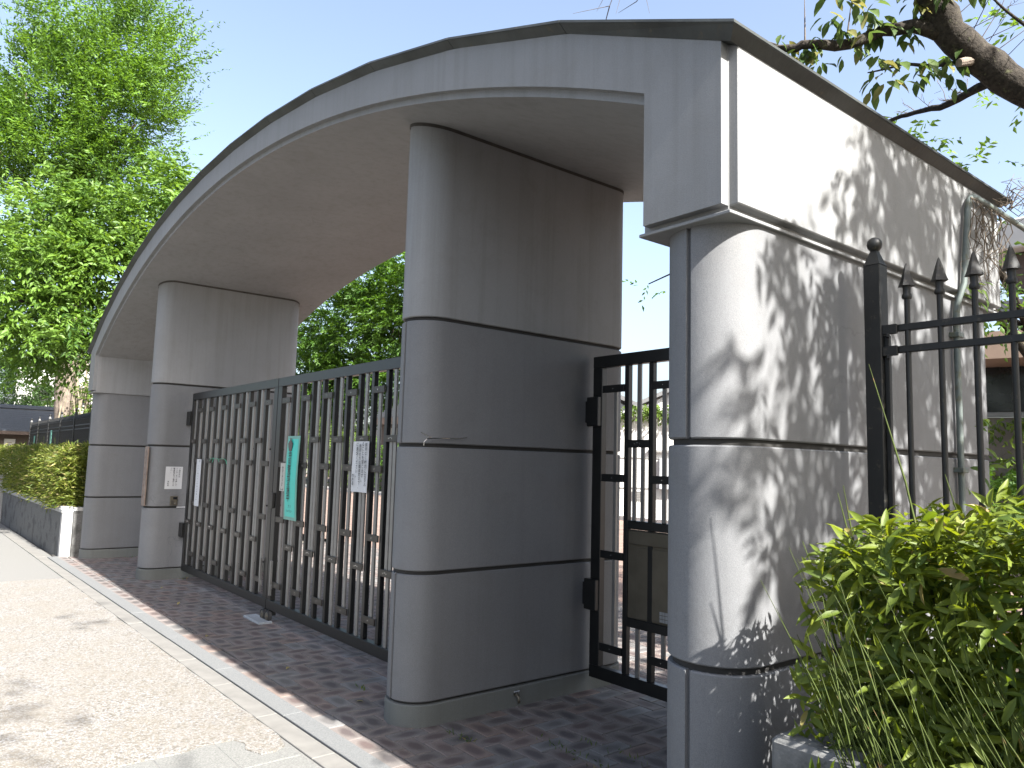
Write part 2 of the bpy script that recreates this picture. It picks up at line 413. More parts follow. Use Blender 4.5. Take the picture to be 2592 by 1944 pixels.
def sprays(C, D, nl, L, leaf, droop=.35, spread=.9, hang=.25, flat=.8):
    """leaf sprays: centres C, axes D; nl leaves each along a drooping twig of length L"""
    n = len(C); D = unit(D)
    up = np.tile([0, 0, 1.], (n, 1))+rng.normal(0, .3, (n, 3))
    Sd = unit(np.cross(D, up)); Nr = np.cross(Sd, D)
    t = (np.arange(nl)+.5)/nl
    t = t[None, :, None]+rng.normal(0, .03, (n, nl, 1))
    LL = (L*rng.uniform(.6, 1.25, n))[:, None, None]
    P = C[:, None, :]+D[:, None, :]*LL*t-np.array([0, 0, 1.])*droop*LL*t**2
    sgn = np.where(np.arange(nl) % 2 == 0, 1., -1.)[None, :, None]
    ld = D[:, None, :]*.75+Sd[:, None, :]*sgn*spread+np.array([0, 0, -1.])*hang+rng.normal(0, .28, (n, nl, 3))
    ln = Nr[:, None, :]*flat+rng.normal(0, .45, (n, nl, 3))
    lg = leaf*rng.uniform(.65, 1.2, (n, nl))
    return P.reshape(-1, 3), ld.reshape(-1, 3), ln.reshape(-1, 3), lg.reshape(-1)

def crown_clumps(ells, n, seed, shell=.55):
    """clump centres spread through a set of ellipsoids (cx,cy,cz,rx,ry,rz,weight)"""
    g = np.random.default_rng(seed); out = []; ax = []
    w = np.array([e[6] for e in ells], float); w /= w.sum()
    for e, k in zip(ells, (w*n).astype(int)):
        d = unit(g.normal(size=(k, 3))); r = shell+(1-shell)*g.random((k, 1))**.7
        c = np.array(e[:3]); rr = np.array(e[3:6])
        out.append(c+d*r*rr); ax.append(d*r)
    return np.concatenate(out), np.concatenate(ax)

def foliage(name, ells, nclump, per, nl, L, leaf, wr, mat, parent, seed, clump_r=.6, droop=.35, hang=.25, outw=.8, lift=.15, shell=.55, flat=.8):
    C, A = crown_clumps(ells, nclump, seed, shell)
    g = np.random.default_rng(seed+1)
    n = len(C)*per
    off = g.normal(0, 1, (len(C), per, 3))*clump_r*np.array([1, 1, .45])
    P = (C[:, None, :]+off).reshape(-1, 3)
    D = unit(unit(A)[:, None, :]*outw+g.normal(0, .55, (len(C), per, 3))*np.array([1, 1, .5])+np.array([0, 0, lift])).reshape(-1, 3)
    a, b, c, d = sprays(P, D, nl, L, leaf, droop, .9, hang, flat)
    tone = np.clip(np.repeat(g.random(len(C)), per*nl)*.68+g.random(len(a))*.32, 0, 1)
    return leaves_obj(name, a, b, c, d, wr, mat, parent, False, tone)

def branchy(mb, p0, p1, r0, r1, seed, kink=.12, n=6, sides=7):
    g = random.Random(seed); P = []; p0 = Vector(p0); p1 = Vector(p1); d = (p1-p0).length
    for i in range(n+1):
        t = i/n; k = kink*d*math.sin(math.pi*t)
        P.append(p0.lerp(p1, t)+Vector((g.uniform(-k, k), g.uniform(-k, k), g.uniform(-k, k)*.6)))
    mb.tube(P, [r0+(r1-r0)*i/n for i in range(n+1)], sides)
    return P

# ------------------------------------------------------------------ the setting: ground, walk, kerb, paving
def sheet(name, x0, x1, y0, y1, z, mat, kind='structure'):
    o = MB().add([(x0,y0,z),(x1,y0,z),(x1,y1,z),(x0,y1,z)], [(0,1,2,3)]).build(name, mat)
    o['kind'] = kind; return o
sheet('ground', -400, 400, -400, 400, -.16, M['earth'])
KS = .0175
def ky(x, y): return y+KS*(x-1)                      # kerb lines run one degree off the gate line
def ksheet(name, x0, x1, y0, y1, z, mat, zb=None, n=1):
    mb = MB()
    V = [(x0,ky(x0,y0),z),(x1,ky(x1,y0),z),(x1,ky(x1,y1),z),(x0,ky(x0,y1),z)]
    if zb is None: mb.add(V, [(0,1,2,3)])
    else: mb.add(V+[(a,b,zb) for a,b,_ in V], [(0,1,2,3),(7,6,5,4),(0,4,5,1),(1,5,6,2),(2,6,7,3),(3,7,4,0)])
    return mb
walk = ksheet('sidewalk', -40, 16, -4.6, -.40, -.012, M['walk']).build('sidewalk', M['walk']); tag(walk, kind='structure')
rk = ksheet('k', -40, 16, -4.78, -4.6, -.012, None, -.2).build('road_kerb', M['granite']); tag(rk, kind='structure')
road = ksheet('r', -60, 40, -14, -4.78, -.14, None).build('road', M['road']); tag(road, kind='structure')
# aggregate mat with a broken edge
mb = MB(); g = random.Random(3)
edge = []
for i in range(56):                                   # street side / far end / kerb side / near end
    x = -3.5+6.25*i/55; edge.append((x, -3.9))
near = [(2.80, -1.6), (2.80, -1.29), (2.79, -1.06), (2.75, -.95), (2.76, -.80), (2.84, -.77), (2.93, -.79), (3.03, -.76), (3.04, -.68), (2.99, -.61)]
kerbs = [(2.95-6.4*i/60, ky(2.95-6.4*i/60, -.612)) for i in range(1, 61)]
far = [(-3.5, -1.1), (-3.48, -1.6), (-3.52, -2.6)]
ol = edge+[(2.78, -2.8)]+near+kerbs+far
ol = [(x+g.uniform(-.006, .006), y+(g.uniform(-.006, .006))) for x, y in ol]
mb.rings([[(x, y, -.011) for x, y in ol], [(x, y, -.004) for x, y in ol]], False, True)
agg = mb.build('aggregate_paving', M['agg']); tag(agg, kind='structure')

def slabs(name, parent, mat, xs, y0, y1, z1, z0, gap=.004, c=.003, jitter=.0015, rotk=True):
    for a, b in zip(xs[:-1], xs[1:]):
        xm = (a+b)/2; yy = ky(xm, (y0+y1)/2); h = (y1-y0)/2-gap/2
        m2 = MB().obox((0, 0, 0), ((1, KS, 0), (-KS, 1, 0), (0, 0, 1)), ((b-a)/2-gap/2, h, (z1-z0)/2), c)
        ob = m2.build(name, mat, parent, loc=(0, 0, 0))
        ob.location = Vector((xm, yy, (z0+z1)/2+random.uniform(-jitter, jitter)))-WL[parent.name]
kerb = ksheet('kb', -40, 16, -.615, -.355, -.035, None, -.2).build('kerb', M['mortar']); tag(kerb, kind='structure')
slabs('kerbstone', kerb, M['tan'], [-16+.74*i for i in range(41)], -.612, -.482, .000, -.03, .0035, .003)
slabs('granite_strip', kerb, M['granite'], [-5.55+1.16*i for i in range(15)], -.478, -.356, .0045, -.03, .004, .003)
# grey slabs beside the aggregate, at the near end of the walk
grid = ksheet('sb', 2.62, 6.4, -2.2, -.622, -.03, None, -.1)
sb = grid.build('slab_bed', M['mortar']); tag(sb, kind='structure')
g = random.Random(5)
for i in range(7):
    for j in range(5):
        x0 = 2.62+.53*i; y1 = -.622-.31*j
        xm, ym = x0+.265, ky(x0+.265, y1-.155)
        o = MB().obox((0, 0, 0), ((1, KS, 0), (-KS, 1, 0), (0, 0, 1)), (.2625, .1525, .02), .004).build('paving_slab', M['slabg'], sb, loc=(0, 0, 0))
        o.location = Vector((xm, ym, -.029+g.uniform(-.0015, .0015)))

# herringbone pavers
U = .112
bed = MB().box(-5.9, 6.0, -.5, 4.05, -.12, -.012).build('brick_paving', M['mortar']); tag(bed, kind='structure')
def brick_geo(long_x, rv, cut=None):
    hx, hy = (U-.003, U/2-.003) if long_x else (U/2-.003, U-.003)
    if cut: hy = max(.004, cut-.0022)
    b = MB().box(-hx, hx, -hy, hy, -.05, 0, .0028)
    V = np.array(b.v); return V, b.f, np.stack([V[:, 0]/hx, V[:, 1]/hy, V[:, 2]*0], 1)
spots = []
cuts = []
def herring():
    occ = set(); out = []
    x0, x1, y0, y1 = -50, 54, -5, 38                  # in units of U
    for y in range(y0, y1):
        for x in range(x0, x1):
            m = (x-y) % 4
            if m == 0: out.append((x+1, y+.5, True))      # covers (x,y),(x+1,y)
            elif m == 3: out.append((x+.5, y+1, False))   # covers (x,y),(x,y+1)
    return out
PX = {1: -5.2989, 2: -3.0086, 3: 3.0086, 4: 5.2989}
PY = {1: (-.2354, 2.0525), 2: (0, 1.8079), 3: (0, 1.8079), 4: (-.2354, 2.0525)}
camxy = np.array([6.9114, -2.2997])
for x, y, lx in herring():
    px, py = x*U+.03, y*U-.235
    yl = ky(px, -.2455); hy_ = U/2 if lx else U
    if px < -5.6 or px > 5.75 or py+hy_ < yl+.012 or py > 4.0: continue
    if py-hy_ < yl:
        cuts.append((px, (yl+py+hy_)/2, lx, (py+hy_-yl)/2)); continue
    ins = False
    for k in PX:
        if abs(px-PX[k]) < .09 and PY[k][0]+.12 < py < PY[k][1]-.12: ins = True
    if ins: continue
    # how visible: near, in front of the gates or right by them, and left of the end pier
    d = math.hypot(px-camxy[0], py-camxy[1])
    hid = (px > 5.0) or (py > .46 and px < 2.8) or (px < 2.85 and py > .2 and px > 2.5 and False)
    spots.append((d+(50 if hid else 0), px, py, lx, 2))
for i in range(52):                                     # one stretcher course along the granite strip
    px = -5.5+.224*i; spots.append((math.hypot(px-camxy[0], -.3-camxy[1])-.3, px, ky(px, -.303), True, 1))
spots.sort(key=lambda s: s[0])
bm_cache = {}
def brick_mesh(lx, q):
    if (lx, q) not in bm_cache:
        V, F, uv = brick_geo(lx, q)
        me = bpy.data.meshes.new('brick'); me.from_pydata([tuple(v) for v in V], [], F)
        a = me.attributes.new('buv', 'FLOAT_VECTOR', 'POINT'); a.data.foreach_set('vector', uv.astype(np.float32).ravel())
        a = me.attributes.new('rnd', 'FLOAT', 'POINT'); a.data.foreach_set('value', np.full(len(V), q/8, np.float32))
        me.materials.append(M['brick']); me.update(); bm_cache[lx, q] = me
    return bm_cache[lx, q]
g = random.Random(11)
for d, px, py, lx, kind in spots[:300]:
    o = link('brick', brick_mesh(lx, g.randrange(9)), bed, (px, py, g.uniform(-.0015, .0012)), (g.gauss(0, .003), g.gauss(0, .003), (math.atan(KS) if kind == 1 else g.gauss(0, .004))))
AV, AF, AU, AR = [], [], [], []
cache = {b: brick_geo(b, 0) for b in (True, False)}
n = 0
for d, px, py, lx, kind in spots[300:]:
    V, F, uv = cache[lx]
    AV.append(V+np.array([px, py, g.uniform(-.0015, .0012)])); AF += [tuple(i+n for i in f) for f in F]
    AU.append(uv); AR.append(np.full(len(V), g.randrange(9)/8)); n += len(V)
for px, py, lx, hc in cuts:
    V, F, uv = brick_geo(lx, 0, hc)
    AV.append(V+np.array([px, py, g.uniform(-.0015, .0012)])); AF += [tuple(i+n for i in f) for f in F]
    AU.append(uv); AR.append(np.full(len(V), g.randrange(9)/8)); n += len(V)
me = bpy.data.meshes.new('brick'); me.from_pydata(np.concatenate(AV).tolist(), [], AF)
a = me.attributes.new('buv', 'FLOAT_VECTOR', 'POINT'); a.data.foreach_set('vector', np.concatenate(AU).astype(np.float32).ravel())
a = me.attributes.new('rnd', 'FLOAT', 'POINT'); a.data.foreach_set('value', np.concatenate(AR).astype(np.float32))
me.materials.append(M['brick']); me.update()
o = link('far_bricks', me, bed); o['kind'] = 'stuff'
sheet('plaza', -60, 40, 4.02, 60, -.02, M['plaza'])

# ------------------------------------------------------------------ the gateway
T2 = .177
ZB, Z1, Z2, Z3, ZBB = .1235, .850, 1.5862, 2.3413, 2.338
YR0, YR1, CX, DX = -.2625, 2.0938, 5.4878, 5.1031
def zo(x): return -10.4864+math.sqrt(14.6783**2-x*x)-.0992*(x/5)**4
def zs(x): return -9.0812+math.sqrt(13.0322**2-x*x)-.0473*(x/5)**4-.012
gw = root('school_gateway', (0, 0, 0), 'grey concrete arched roof spanning four tall rounded wall piers over the gates', 'gateway')

def stadium(xc, r, yf, yb, ins=0.0, notch=None, n=22):
    r = r-ins; pts = []; c0 = yf+r+ins; c1 = yb-r-ins
    for i in range(n+1):                                # back half circle
        a = math.pi*i/n; pts.append((xc+r*math.cos(a), c1+r*math.sin(a)))
    for i in range(n+1):                                # front half circle
        a = math.pi+math.pi*i/n
        if notch and i == n//2:
            w, d = notch; y = c0-math.sqrt(r*r-w*w)
            pts += [(xc-w, y), (xc-w*.8, y+d), (xc+w*.8, y+d), (xc+w, y)]
        else: pts.append((xc+r*math.cos(a), c0+r*math.sin(a)))
    return pts

def pier(k):
    xc = PX[k]; yf, yb = PY[k]; end = k in (1, 4)
    core_top = ZBB+.01 if end else zs(xc)+.05
    p = MB().rings([[(x, y, z) for x, y in stadium(xc, T2, yf, yb, .017)] for z in (0, core_top)]).build('pier', M['joint'], gw, smooth=40)
    gp = .011; ch = .005
    def course(z0, z1, notch, mat, name='course', proud=0.0, open_top=False):
        rs = []
        for ins, z in ((ch, z0), (0, z0+ch), (0, z1-ch), (ch, z1)):
            rs.append([(x, y, z) for x, y in stadium(xc, T2, yf, yb, ins-proud, notch)])
        return MB().rings(rs).build(name, mat, p, smooth=35)
    pl = course(-.01, ZB-.004, None, M['plinth'], 'plinth', .009)
    nt = (.010, .016)
    course(ZB+.010, Z1-gp, nt, M['pier']); course(Z1+gp, Z2-gp, None, M['pier'])
    course(Z2+gp, (ZBB-.001 if end else Z3-gp), nt, M['pier'])
    if not end:
        rs = []
        for ins, zf in ((ch, lambda x: Z3+gp), (0, lambda x: Z3+gp+ch), (0, lambda x: zs(x)+.03)):
            rs.append([(x, y, zf(x)) for x, y in stadium(xc, T2, yf, yb, ins)])
        o = MB().rings(rs).build('upper_wall', M['roof'], p, smooth=35)
        rs = [[(x, y, zs(x)+dz) for x, y in stadium(xc, T2, yf, yb, -.004)] for dz in (-.022, .01)]
        MB().rings(rs, False, False).build('sealant_joint', M['sealant'], p, smooth=35)
    return p
piers = {k: pier(k) for k in (1, 2, 3, 4)}

def arch_solid(y0, y1, top, bot, xi, xo, zb, n=72):
    """solid between y0 and y1: arch slab for |x|<xi, legs down to zb for xi..xo"""
    xs = [-xo, -xo*.5-xi*.5, -xi]+[-xi+2*xi*i/n for i in range(1, n)]+[xi, xo*.5+xi*.5, xo]
    mb = MB(); V = []; T = []; B = []
    for x in xs:
        T.append((x, top(x)))
    lower = [(-xo, zb), (-xi, zb), (-xi, bot(-xi))]+[(-xi+2*xi*i/n, bot(-xi+2*xi*i/n)) for i in range(1, n)]+[(xi, bot(xi)), (xi, zb), (xo, zb)]
    for yy, flip in ((y0, False), (y1, True)):
        # front/back faces in strips
        def q(*p):
            p = [(x, yy, z) for x, z in p]
            mb.add(p if not flip else p[::-1], [tuple(range(len(p)))])
        for s in (-1, 1):
            a, b = (-xo, -xi) if s < 0 else (xi, xo)
            q((a, zb), (b, zb), (b, top(b)), ((a+b)/2, top((a+b)/2)), (a, top(a)))
        for i in range(n):
            a = -xi+2*xi*i/n; b = -xi+2*xi*(i+1)/n
            q((a, bot(a)), (b, bot(b)), (b, top(b)), (a, top(a)))
    loop = [(x, z) for x, z in T[::-1]]
    full = lower+loop
    m = len(full)
    V = [(x, y0, z) for x, z in full]+[(x, y1, z) for x, z in full]
    F = []
    for i in range(m):
        j = (i+1) % m
        F.append((i+m, j+m, j, i) if True else None)
    mb.add(V, F)
    return mb
def merged(o, d=1e-5):
    import bmesh
    bm = bmesh.new(); bm.from_mesh(o.data); bmesh.ops.remove_doubles(bm, verts=bm.verts, dist=d)
    bmesh.ops.recalc_face_normals(bm, faces=bm.faces); bm.to_mesh(o.data); bm.free(); return o
COP = .042
roof = merged(arch_solid(YR0+.022, YR1-.022, lambda x: zo(x)-COP, zs, DX, CX-.022, ZBB).build('arched_roof', M['roof'], gw))
PR, IN = .015, .028
def fascia(y0, y1):
    xi, xo = DX+.024, CX-.024
    return merged(arch_solid(y0, y1, lambda x: zo(x)-COP-.004, lambda x: zs(x)+.036, xi, xo, ZBB+IN).build('fascia_panel', M['roof'], roof))
fascia(YR0-PR, YR0+.030); fascia(YR1-.030, YR1+PR)
for s in (-1, 1):
    zt = zo(CX)-COP-.006
    a, b = (CX-.030, CX+PR) if s > 0 else (-CX-PR, -CX+.030)
    MB().box(a, b, YR0+.026, YR1-.026, ZBB+IN, zt, .004).build('end_panel', M['roof'], roof)
    a, b = (DX-.004, CX+.004) if s > 0 else (-CX-.004, -DX+.004)
    MB().box(a, b, YR0-.006, YR1+.006, ZBB-.008, ZBB+.004, .002).build('drip_plate', M['roof'], roof)
# folded metal coping in straight lengths
OV = .045
NC = 13
xs = [-(CX+OV+PR)+2*(CX+OV+PR)*i/NC for i in range(NC+1)]
for i in range(NC):
    a, b = xs[i]+.0015, xs[i+1]-.0015
    y0, y1 = YR0-PR-OV, YR1+PR+OV; mb = MB()
    lip = .045
    za, zb_ = zo(a), zo(b)
    rows = []
    for dz, dy in ((-COP-.002, .042), (-.014, .006), (-.012, 0), (0, .002)):
        ax_, bx_ = a, b
        if i == 0: ax_ = a+dy
        if i == NC-1: bx_ = b-dy
        zA = zo(max(-5.6, min(5.6, a))); zB = zo(max(-5.6, min(5.6, b)))
        rows.append([(ax_, y0+dy, zA+dz), (bx_, y0+dy, zB+dz), (bx_, y1-dy, zB+dz), (ax_, y1-dy, zA+dz)])
    mb.rings(rows)
    mb.build('coping', M['coping'], roof)
# ------------------------------------------------------------------ gates
def flat_mesh(name, x, y, z, c, mat):
    return MB().box(-x/2, x/2, -y/2, y/2, -z/2, z/2, c).mesh(name, mat)
def cleat_mesh(w, two):
    b = MB().box(-w/2, w/2, -.006, .006, -.025, .025, .002)
    b.cm = 1
    for dx in ((-.022, 0, .022) if two else (0,)):
        n = 6; rs = []
        for y, r in ((-.006, .0055), (-.0105, .0045)):
            rs.append([(dx+r*math.cos(2*math.pi*k/n), y, (.006 if dx == 0 and two else 0)+r*math.sin(2*math.pi*k/n)) for k in range(n)])
        b.rings(rs)
    return b.mesh('cleat', [M['cleat'], M['bolt']])
BAY = .2165
bar_len = 2.150-.191
bar_me = flat_mesh('bar', .040, .038, bar_len, .003, M['black'])
ch1 = flat_mesh('steel_channel', .036, .020, 1.0, .004, M['steel'])
cl_one = cleat_mesh(BAY-.036, False); cl_two = cleat_mesh(BAY-.036, True)
def chan(parent, x, y, z0, z1, w=.036):
    o = link('steel_channel', ch1, parent, (x, y, (z0+z1)/2)); o.scale = (w/.036, 1, z1-z0); return o
def cleat(parent, x, z, two, yg):
    link('cleat', cl_two if two else cl_one, parent, (x, yg-.026, z), (0, 0, 0))
def hinge(parent, x0, x1, y, z, h=.16):
    b = MB().box(min(x0, x1), max(x0, x1), y-.035, y+.035, z-h/2, z+h/2, .004)
    b.build('hinge', M['black'], parent)
def leaf_gate(s, label):
    yg = .4183+.02; t = root('gate_leaf', (s*1.36, yg, 0), label, 'gate', 'leaves of the black double gate')
    def bx(name, xa, xb, y0, y1, z0, z1, mat, c=.003):
        a, b = sorted((s*xa, s*xb)); return MB().box(a, b, y0, y1, z0, z1, c).build(name, mat, t)
    y0, y1 = yg-.025, yg+.025
    xi, xo = .006, 2.716
    bx('rail', xi, xo, y0, y1, 2.150, 2.234, M['black']); bx('rail', xi, xo, y0, y1, .108, .191, M['black'])
    bx('stile', xi, .098, y0+.001, y1-.001, .191, 2.150, M['black']); bx('stile', 2.652, xo, y0+.001, y1-.001, .191, 2.150, M['black'])
    for k in range(11):
        link('bar', bar_me, t, (s*(.330+BAY*k), yg, .191+bar_len/2))
    ys = yg-.006
    for k in range(12):
        x = s*(.222+BAY*k)
        if k == 11: x = s*2.578
        if k % 2 == 0:
            for z in (2.013, 1.425, .925, .340): cleat(t, x, z, False, yg)
            chan(t, x+s*.0, ys, .335, 2.02)
        else:
            for z in (1.647, .698): cleat(t, x, z, True, yg)
            chan(t, x, ys, 1.64, 2.150); chan(t, x, ys, .191, .70, .040)
            for dx in (-.026, .026): chan(t, x+dx, ys, .70, 1.645, .038)
    for z in (.58, 1.93):
        a = bx('hinge', 2.700, 2.836, yg-.05, yg+.03, z-.085, z+.085, M['black'])
    # floor bolt and castor
    bx('drop_bolt', .115, .135, yg-.052, yg-.03, .24, .55, M['steel'], .002)
    bx('drop_bolt', .102, .150, yg-.045, yg-.03, .30, .34, M['steel'], .002)
    x = s*.055+.035
    fk = MB().box(x-.018, x+.018, yg-.035, yg+.035, .055, .108, .002).build('castor', M['black'], t)
    ring = []; n = 20
    for yy, r in ((yg-.012, .044), (yg-.016, .052), (yg+.016, .052), (yg+.012, .044)):
        ring.append([(x+r*math.cos(2*math.pi*k/n), yy-.03, .052+r*math.sin(2*math.pi*k/n)) for k in range(n)])
    MB().rings(ring).build('tyre', M['rubber'], fk)
    n = 16; b = MB()
    b.rings([[(x+r*math.cos(2*math.pi*k/n), yy-.03, .052+r*math.sin(2*math.pi*k/n)) for k in range(n)] for yy, r in ((yg-.015, .036), (yg-.020, .030), (yg-.020, .012), (yg-.026, .010))])
    b.build('hub', M['plate'], fk)
    return t
gl = leaf_gate(-1, 'far black barred leaf of the double gate, with a narrow white strip notice')
gr = leaf_gate(1, 'black barred leaf of the double gate beside the big pier, carrying the teal banner')
# latch box across the meeting stiles
MB().box(.012, .085, .385, .412, 1.02, 1.16, .003).build('latch', M['black'], gr)

yp = 1.3727+.02
sg = root('side_gate', (4.1, yp, 0), 'black narrow side gate with a steel letter plate beside the end pier', 'gate')
def sgb(name, xa, xb, z0, z1, mat=None, y0=-.025, y1=.025, c=.003):
    return MB().box(xa, xb, yp+y0, yp+y1, z0, z1, c).build(name, mat or M['black'], sg)
sgb('rail', 3.235, 5.08, 2.160, 2.240); sgb('rail', 3.235, 5.08, .104, .184)
sgb('stile', 3.235, 3.322, .184, 2.160, None, -.024, .024); sgb('stile', 5.000, 5.08, .184, 2.160, None, -.024, .024)
sbar = flat_mesh('bar', .038, .038, 2.160-.184, .003, M['black'])
W2 = .207
for k in range(7): link('bar', sbar, sg, (3.541+W2*k, yp, (2.160+.184)/2))
sgb('cross_rail', 3.562, 4.96, 1.096, 1.149, None, -.024, .024); sgb('cross_rail', 3.562, 4.96, .484, .540, None, -.024, .024)
_k = M['cleat']; M['cleat'] = M['black']
scl1 = cleat_mesh(W2-.010, False); scl2 = cleat_mesh(W2-.010, True); M['cleat'] = _k
for k in range(8):
    x = 3.437+W2*k
    if k == 7: x = 4.93
    low = k > 0
    if k % 2 == 0:
        zz = (2.01, 1.415, .912, .315) if k == 0 else (2.01, 1.415, .318)
        for z in zz: link('cleat', scl1, sg, (x-(.012 if k == 0 else 0), yp-.020, z))
        if k == 0: chan(sg, x, yp-.006, .31, 2.01, .026)
        else: chan(sg, x, yp-.006, 1.149, 2.01, .030); chan(sg, x, yp-.006, .318, .484, .030)
    else:
        link('cleat', scl2, sg, (x, yp-.020, 1.641))
        chan(sg, x, yp-.006, 1.64, 2.16, .032)
        for dx in (-.038, .032): chan(sg, x+dx, yp-.006, 1.149, 1.64, .026)
        chan(sg, x, yp-.006, .184, .484, .030)
lp = sgb('letter_plate', 3.562, 4.45, .54, 1.092, M['plate'], -.012, .012, .002)
MB().box(3.575, 4.44, yp-.026, yp-.010, 1.002, 1.088, .004).build('letter_flap', M['plate'], lp)
MB().box(3.640, 4.40, yp-.016, yp-.010, .548, .985, .003).build('letter_door', M['plate'], lp)
b = MB()
for i in range(4):
    for j in range(3): b.box(3.83+i*.022, 3.848+i*.022, yp-.019, yp-.0155, .556+j*.022, .574+j*.022)
b.build('name_sticker', M['pcop'], lp)
for z in (.64, 1.86):
    MB().box(3.17, 3.30, yp-.045, yp+.035, z-.075, z+.075, .004).build('hinge', M['black'], sg)
    MB().box(3.205, 3.315, yp-.055, yp-.02, z-.10, z+.10, .004).build('hinge', M['black'], sg)

# pale stone under the meeting stiles
tag(MB().box(-.24, .16, .30, .425, -.01, .018, .006).build('stone_slab', M['slabblue'], loc=(0, .36, 0)), 'small pale stone slab lying on the bricks under the gate castors', 'stone')
# ------------------------------------------------------------------ signs and fittings
def vtext(body, size, loc, face, parent, mat, cols=True, lead=1.0, thick=0.0):
    cu = bpy.data.curves.new('lettering', 'FONT'); cu.body = '\n'.join(body); cu.size = size
    cu.align_x = 'CENTER'; cu.align_y = 'TOP'; cu.space_line = lead; cu.offset = thick; cu.resolution_u = 3
    cu.materials.append(mat)
    rot = (R(90), 0, 0) if face == '-y' else (R(90), 0, R(90))
    tmp = bpy.data.objects.new('lettering', cu); me = bpy.data.meshes.new_from_object(tmp)
    bpy.data.objects.remove(tmp); bpy.data.curves.remove(cu); me.name = 'lettering'
    if not me.materials: me.materials.append(mat)
    return link('lettering', me, parent, loc, rot)

t = root('banner_sign', (.50, .385, .95), 'teal upright banner with dark lettering tied to the gate bars', 'sign')
b = MB()                                               # slightly bowed sheet
x0, x1 = .372, .642
def bow(z): return .385-.012*math.sin(math.pi*(z-.945)/.735)
zz = [.945+.735*i/10 for i in range(11)]
rs = [[(x0, bow(z), z), (x1, bow(z), z), (x1, bow(z)+.004, z), (x0, bow(z)+.004, z)] for z in zz]
b.rings(rs).build('banner_sheet', M['tealedge'], t)
ins = .028
zz2 = [.945+ins+(.735-2*ins)*i/10 for i in range(11)]
rs = [[(x0+ins, bow(z)-.0015, z), (x1-ins, bow(z)-.0015, z), (x1-ins, bow(z)+.002, z), (x0+ins, bow(z)+.002, z)] for z in zz2]
MB().rings(rs).build('banner_field', M['teal'], t)
for i, chh in enumerate('特別警戒実施中'):
    z = 1.540-.0625*i
    vtext([chh], .074, (.470, min(bow(z), bow(z-.06), bow(z-.03))-.005, z+.004), '-y', t, M['ink'], thick=(.0 if chh == '実' else .0006))
vtext(['き つ'], .030, (.515, bow(1.1)-.006, 1.078), '-y', t, M['ink'])
vtext(['ちゅうたい'], .026, (.505, bow(1.07)-.006, 1.035), '-y', t, M['ink'])
b = MB(); P = []
for k in range(20):                                    # five-lobed crest with a point on top
    a = math.pi/2+2*math.pi*k/20; r = (.058, .047, .050, .047)[k % 4]
    P.append((.462+.85*r*math.cos(a), r*math.sin(a)+1.595))
P[0] = (.462, 1.595+.088)
P[0] = (.462, 1.665)
P = [(x, min(z, 1.665)) for x, z in P]
rs = [[(x, bow(1.52)-.0062, z) for x, z in P], [(x, bow(1.52)-.001, z) for x, z in P]]
b.rings(rs).build('emblem', M['emblem'], t)

def sheet_sign(name, x0, x1, z0, z1, y, mat, label, curl=.0):
    t = root(name, ((x0+x1)/2, y, z0), label, 'notice')
    rs = []
    for i in range(9):
        z = z0+(z1-z0)*i/8
        row = []
        for k in range(6):
            x = x0+(x1-x0)*k/5; dy = curl*(math.sin(4*x*9+z*9)*.5+(k/5)**2*(1-i/8)*1.6)
            row.append((x, y-dy, z))
        rs.append(row+[(px, py+.0012, pz) for px, py, pz in row[::-1]])
    MB().rings(rs).build('sheet', mat, t)
    return t
t = sheet_sign('notice_sheet', 1.625, 1.885, 1.247, 1.627, .392, M['paper'], 'white handwritten notice tied over the gate bars right of the teal banner', .006)
for i, (s_, z, sz) in enumerate((('御用なく校内に立ち入', 1.615, .033), ('ることを禁じます。', 1.620, .034), ('御用の方は職員室まで、', 1.605, .031), ('に連絡ください。', 1.618, .034), ('学校長', 1.38, .030))):
    vtext(list(s_), sz, (1.858-.046*i-(.008 if i == 4 else 0), .3795, z), '-y', t, M['ink'], lead=.98, thick=.0004)
t = sheet_sign('notice_strip', -2.306, -2.135, .90, 1.44, .392, M['paper'], 'narrow white strip notice with faint writing on the far gate leaf')
b = MB(); g = random.Random(4)
for i in range(14):
    z = 1.36-.03*i; b.box(-2.235, -2.235+g.uniform(.004, .016), .3895, .3910, z, z+g.uniform(.003, .012))
b.box(-2.19, -2.18, .3895, .391, 1.41, 1.425); b.build('faint_writing', M['woodink'], t)
t = sheet_sign('paper_tag', .230, .345, 1.188, 1.438, .388, M['paper2'], 'small cream paper tag hanging left of the teal banner')
b = MB()
for i in range(16):
    z = 1.405-.0115*i; b.box(.283+g.uniform(-.012, .004), .292+g.uniform(0, .012), .3855, .3870, z, z+g.uniform(.002, .006))
b.box(.25, .315, .3855, .387, 1.200, 1.203); b.box(.25, .253, .3855, .387, 1.200, 1.216); b.box(.312, .315, .3855, .387, 1.200, 1.216)
b.build('faint_writing', M['ink'], t)

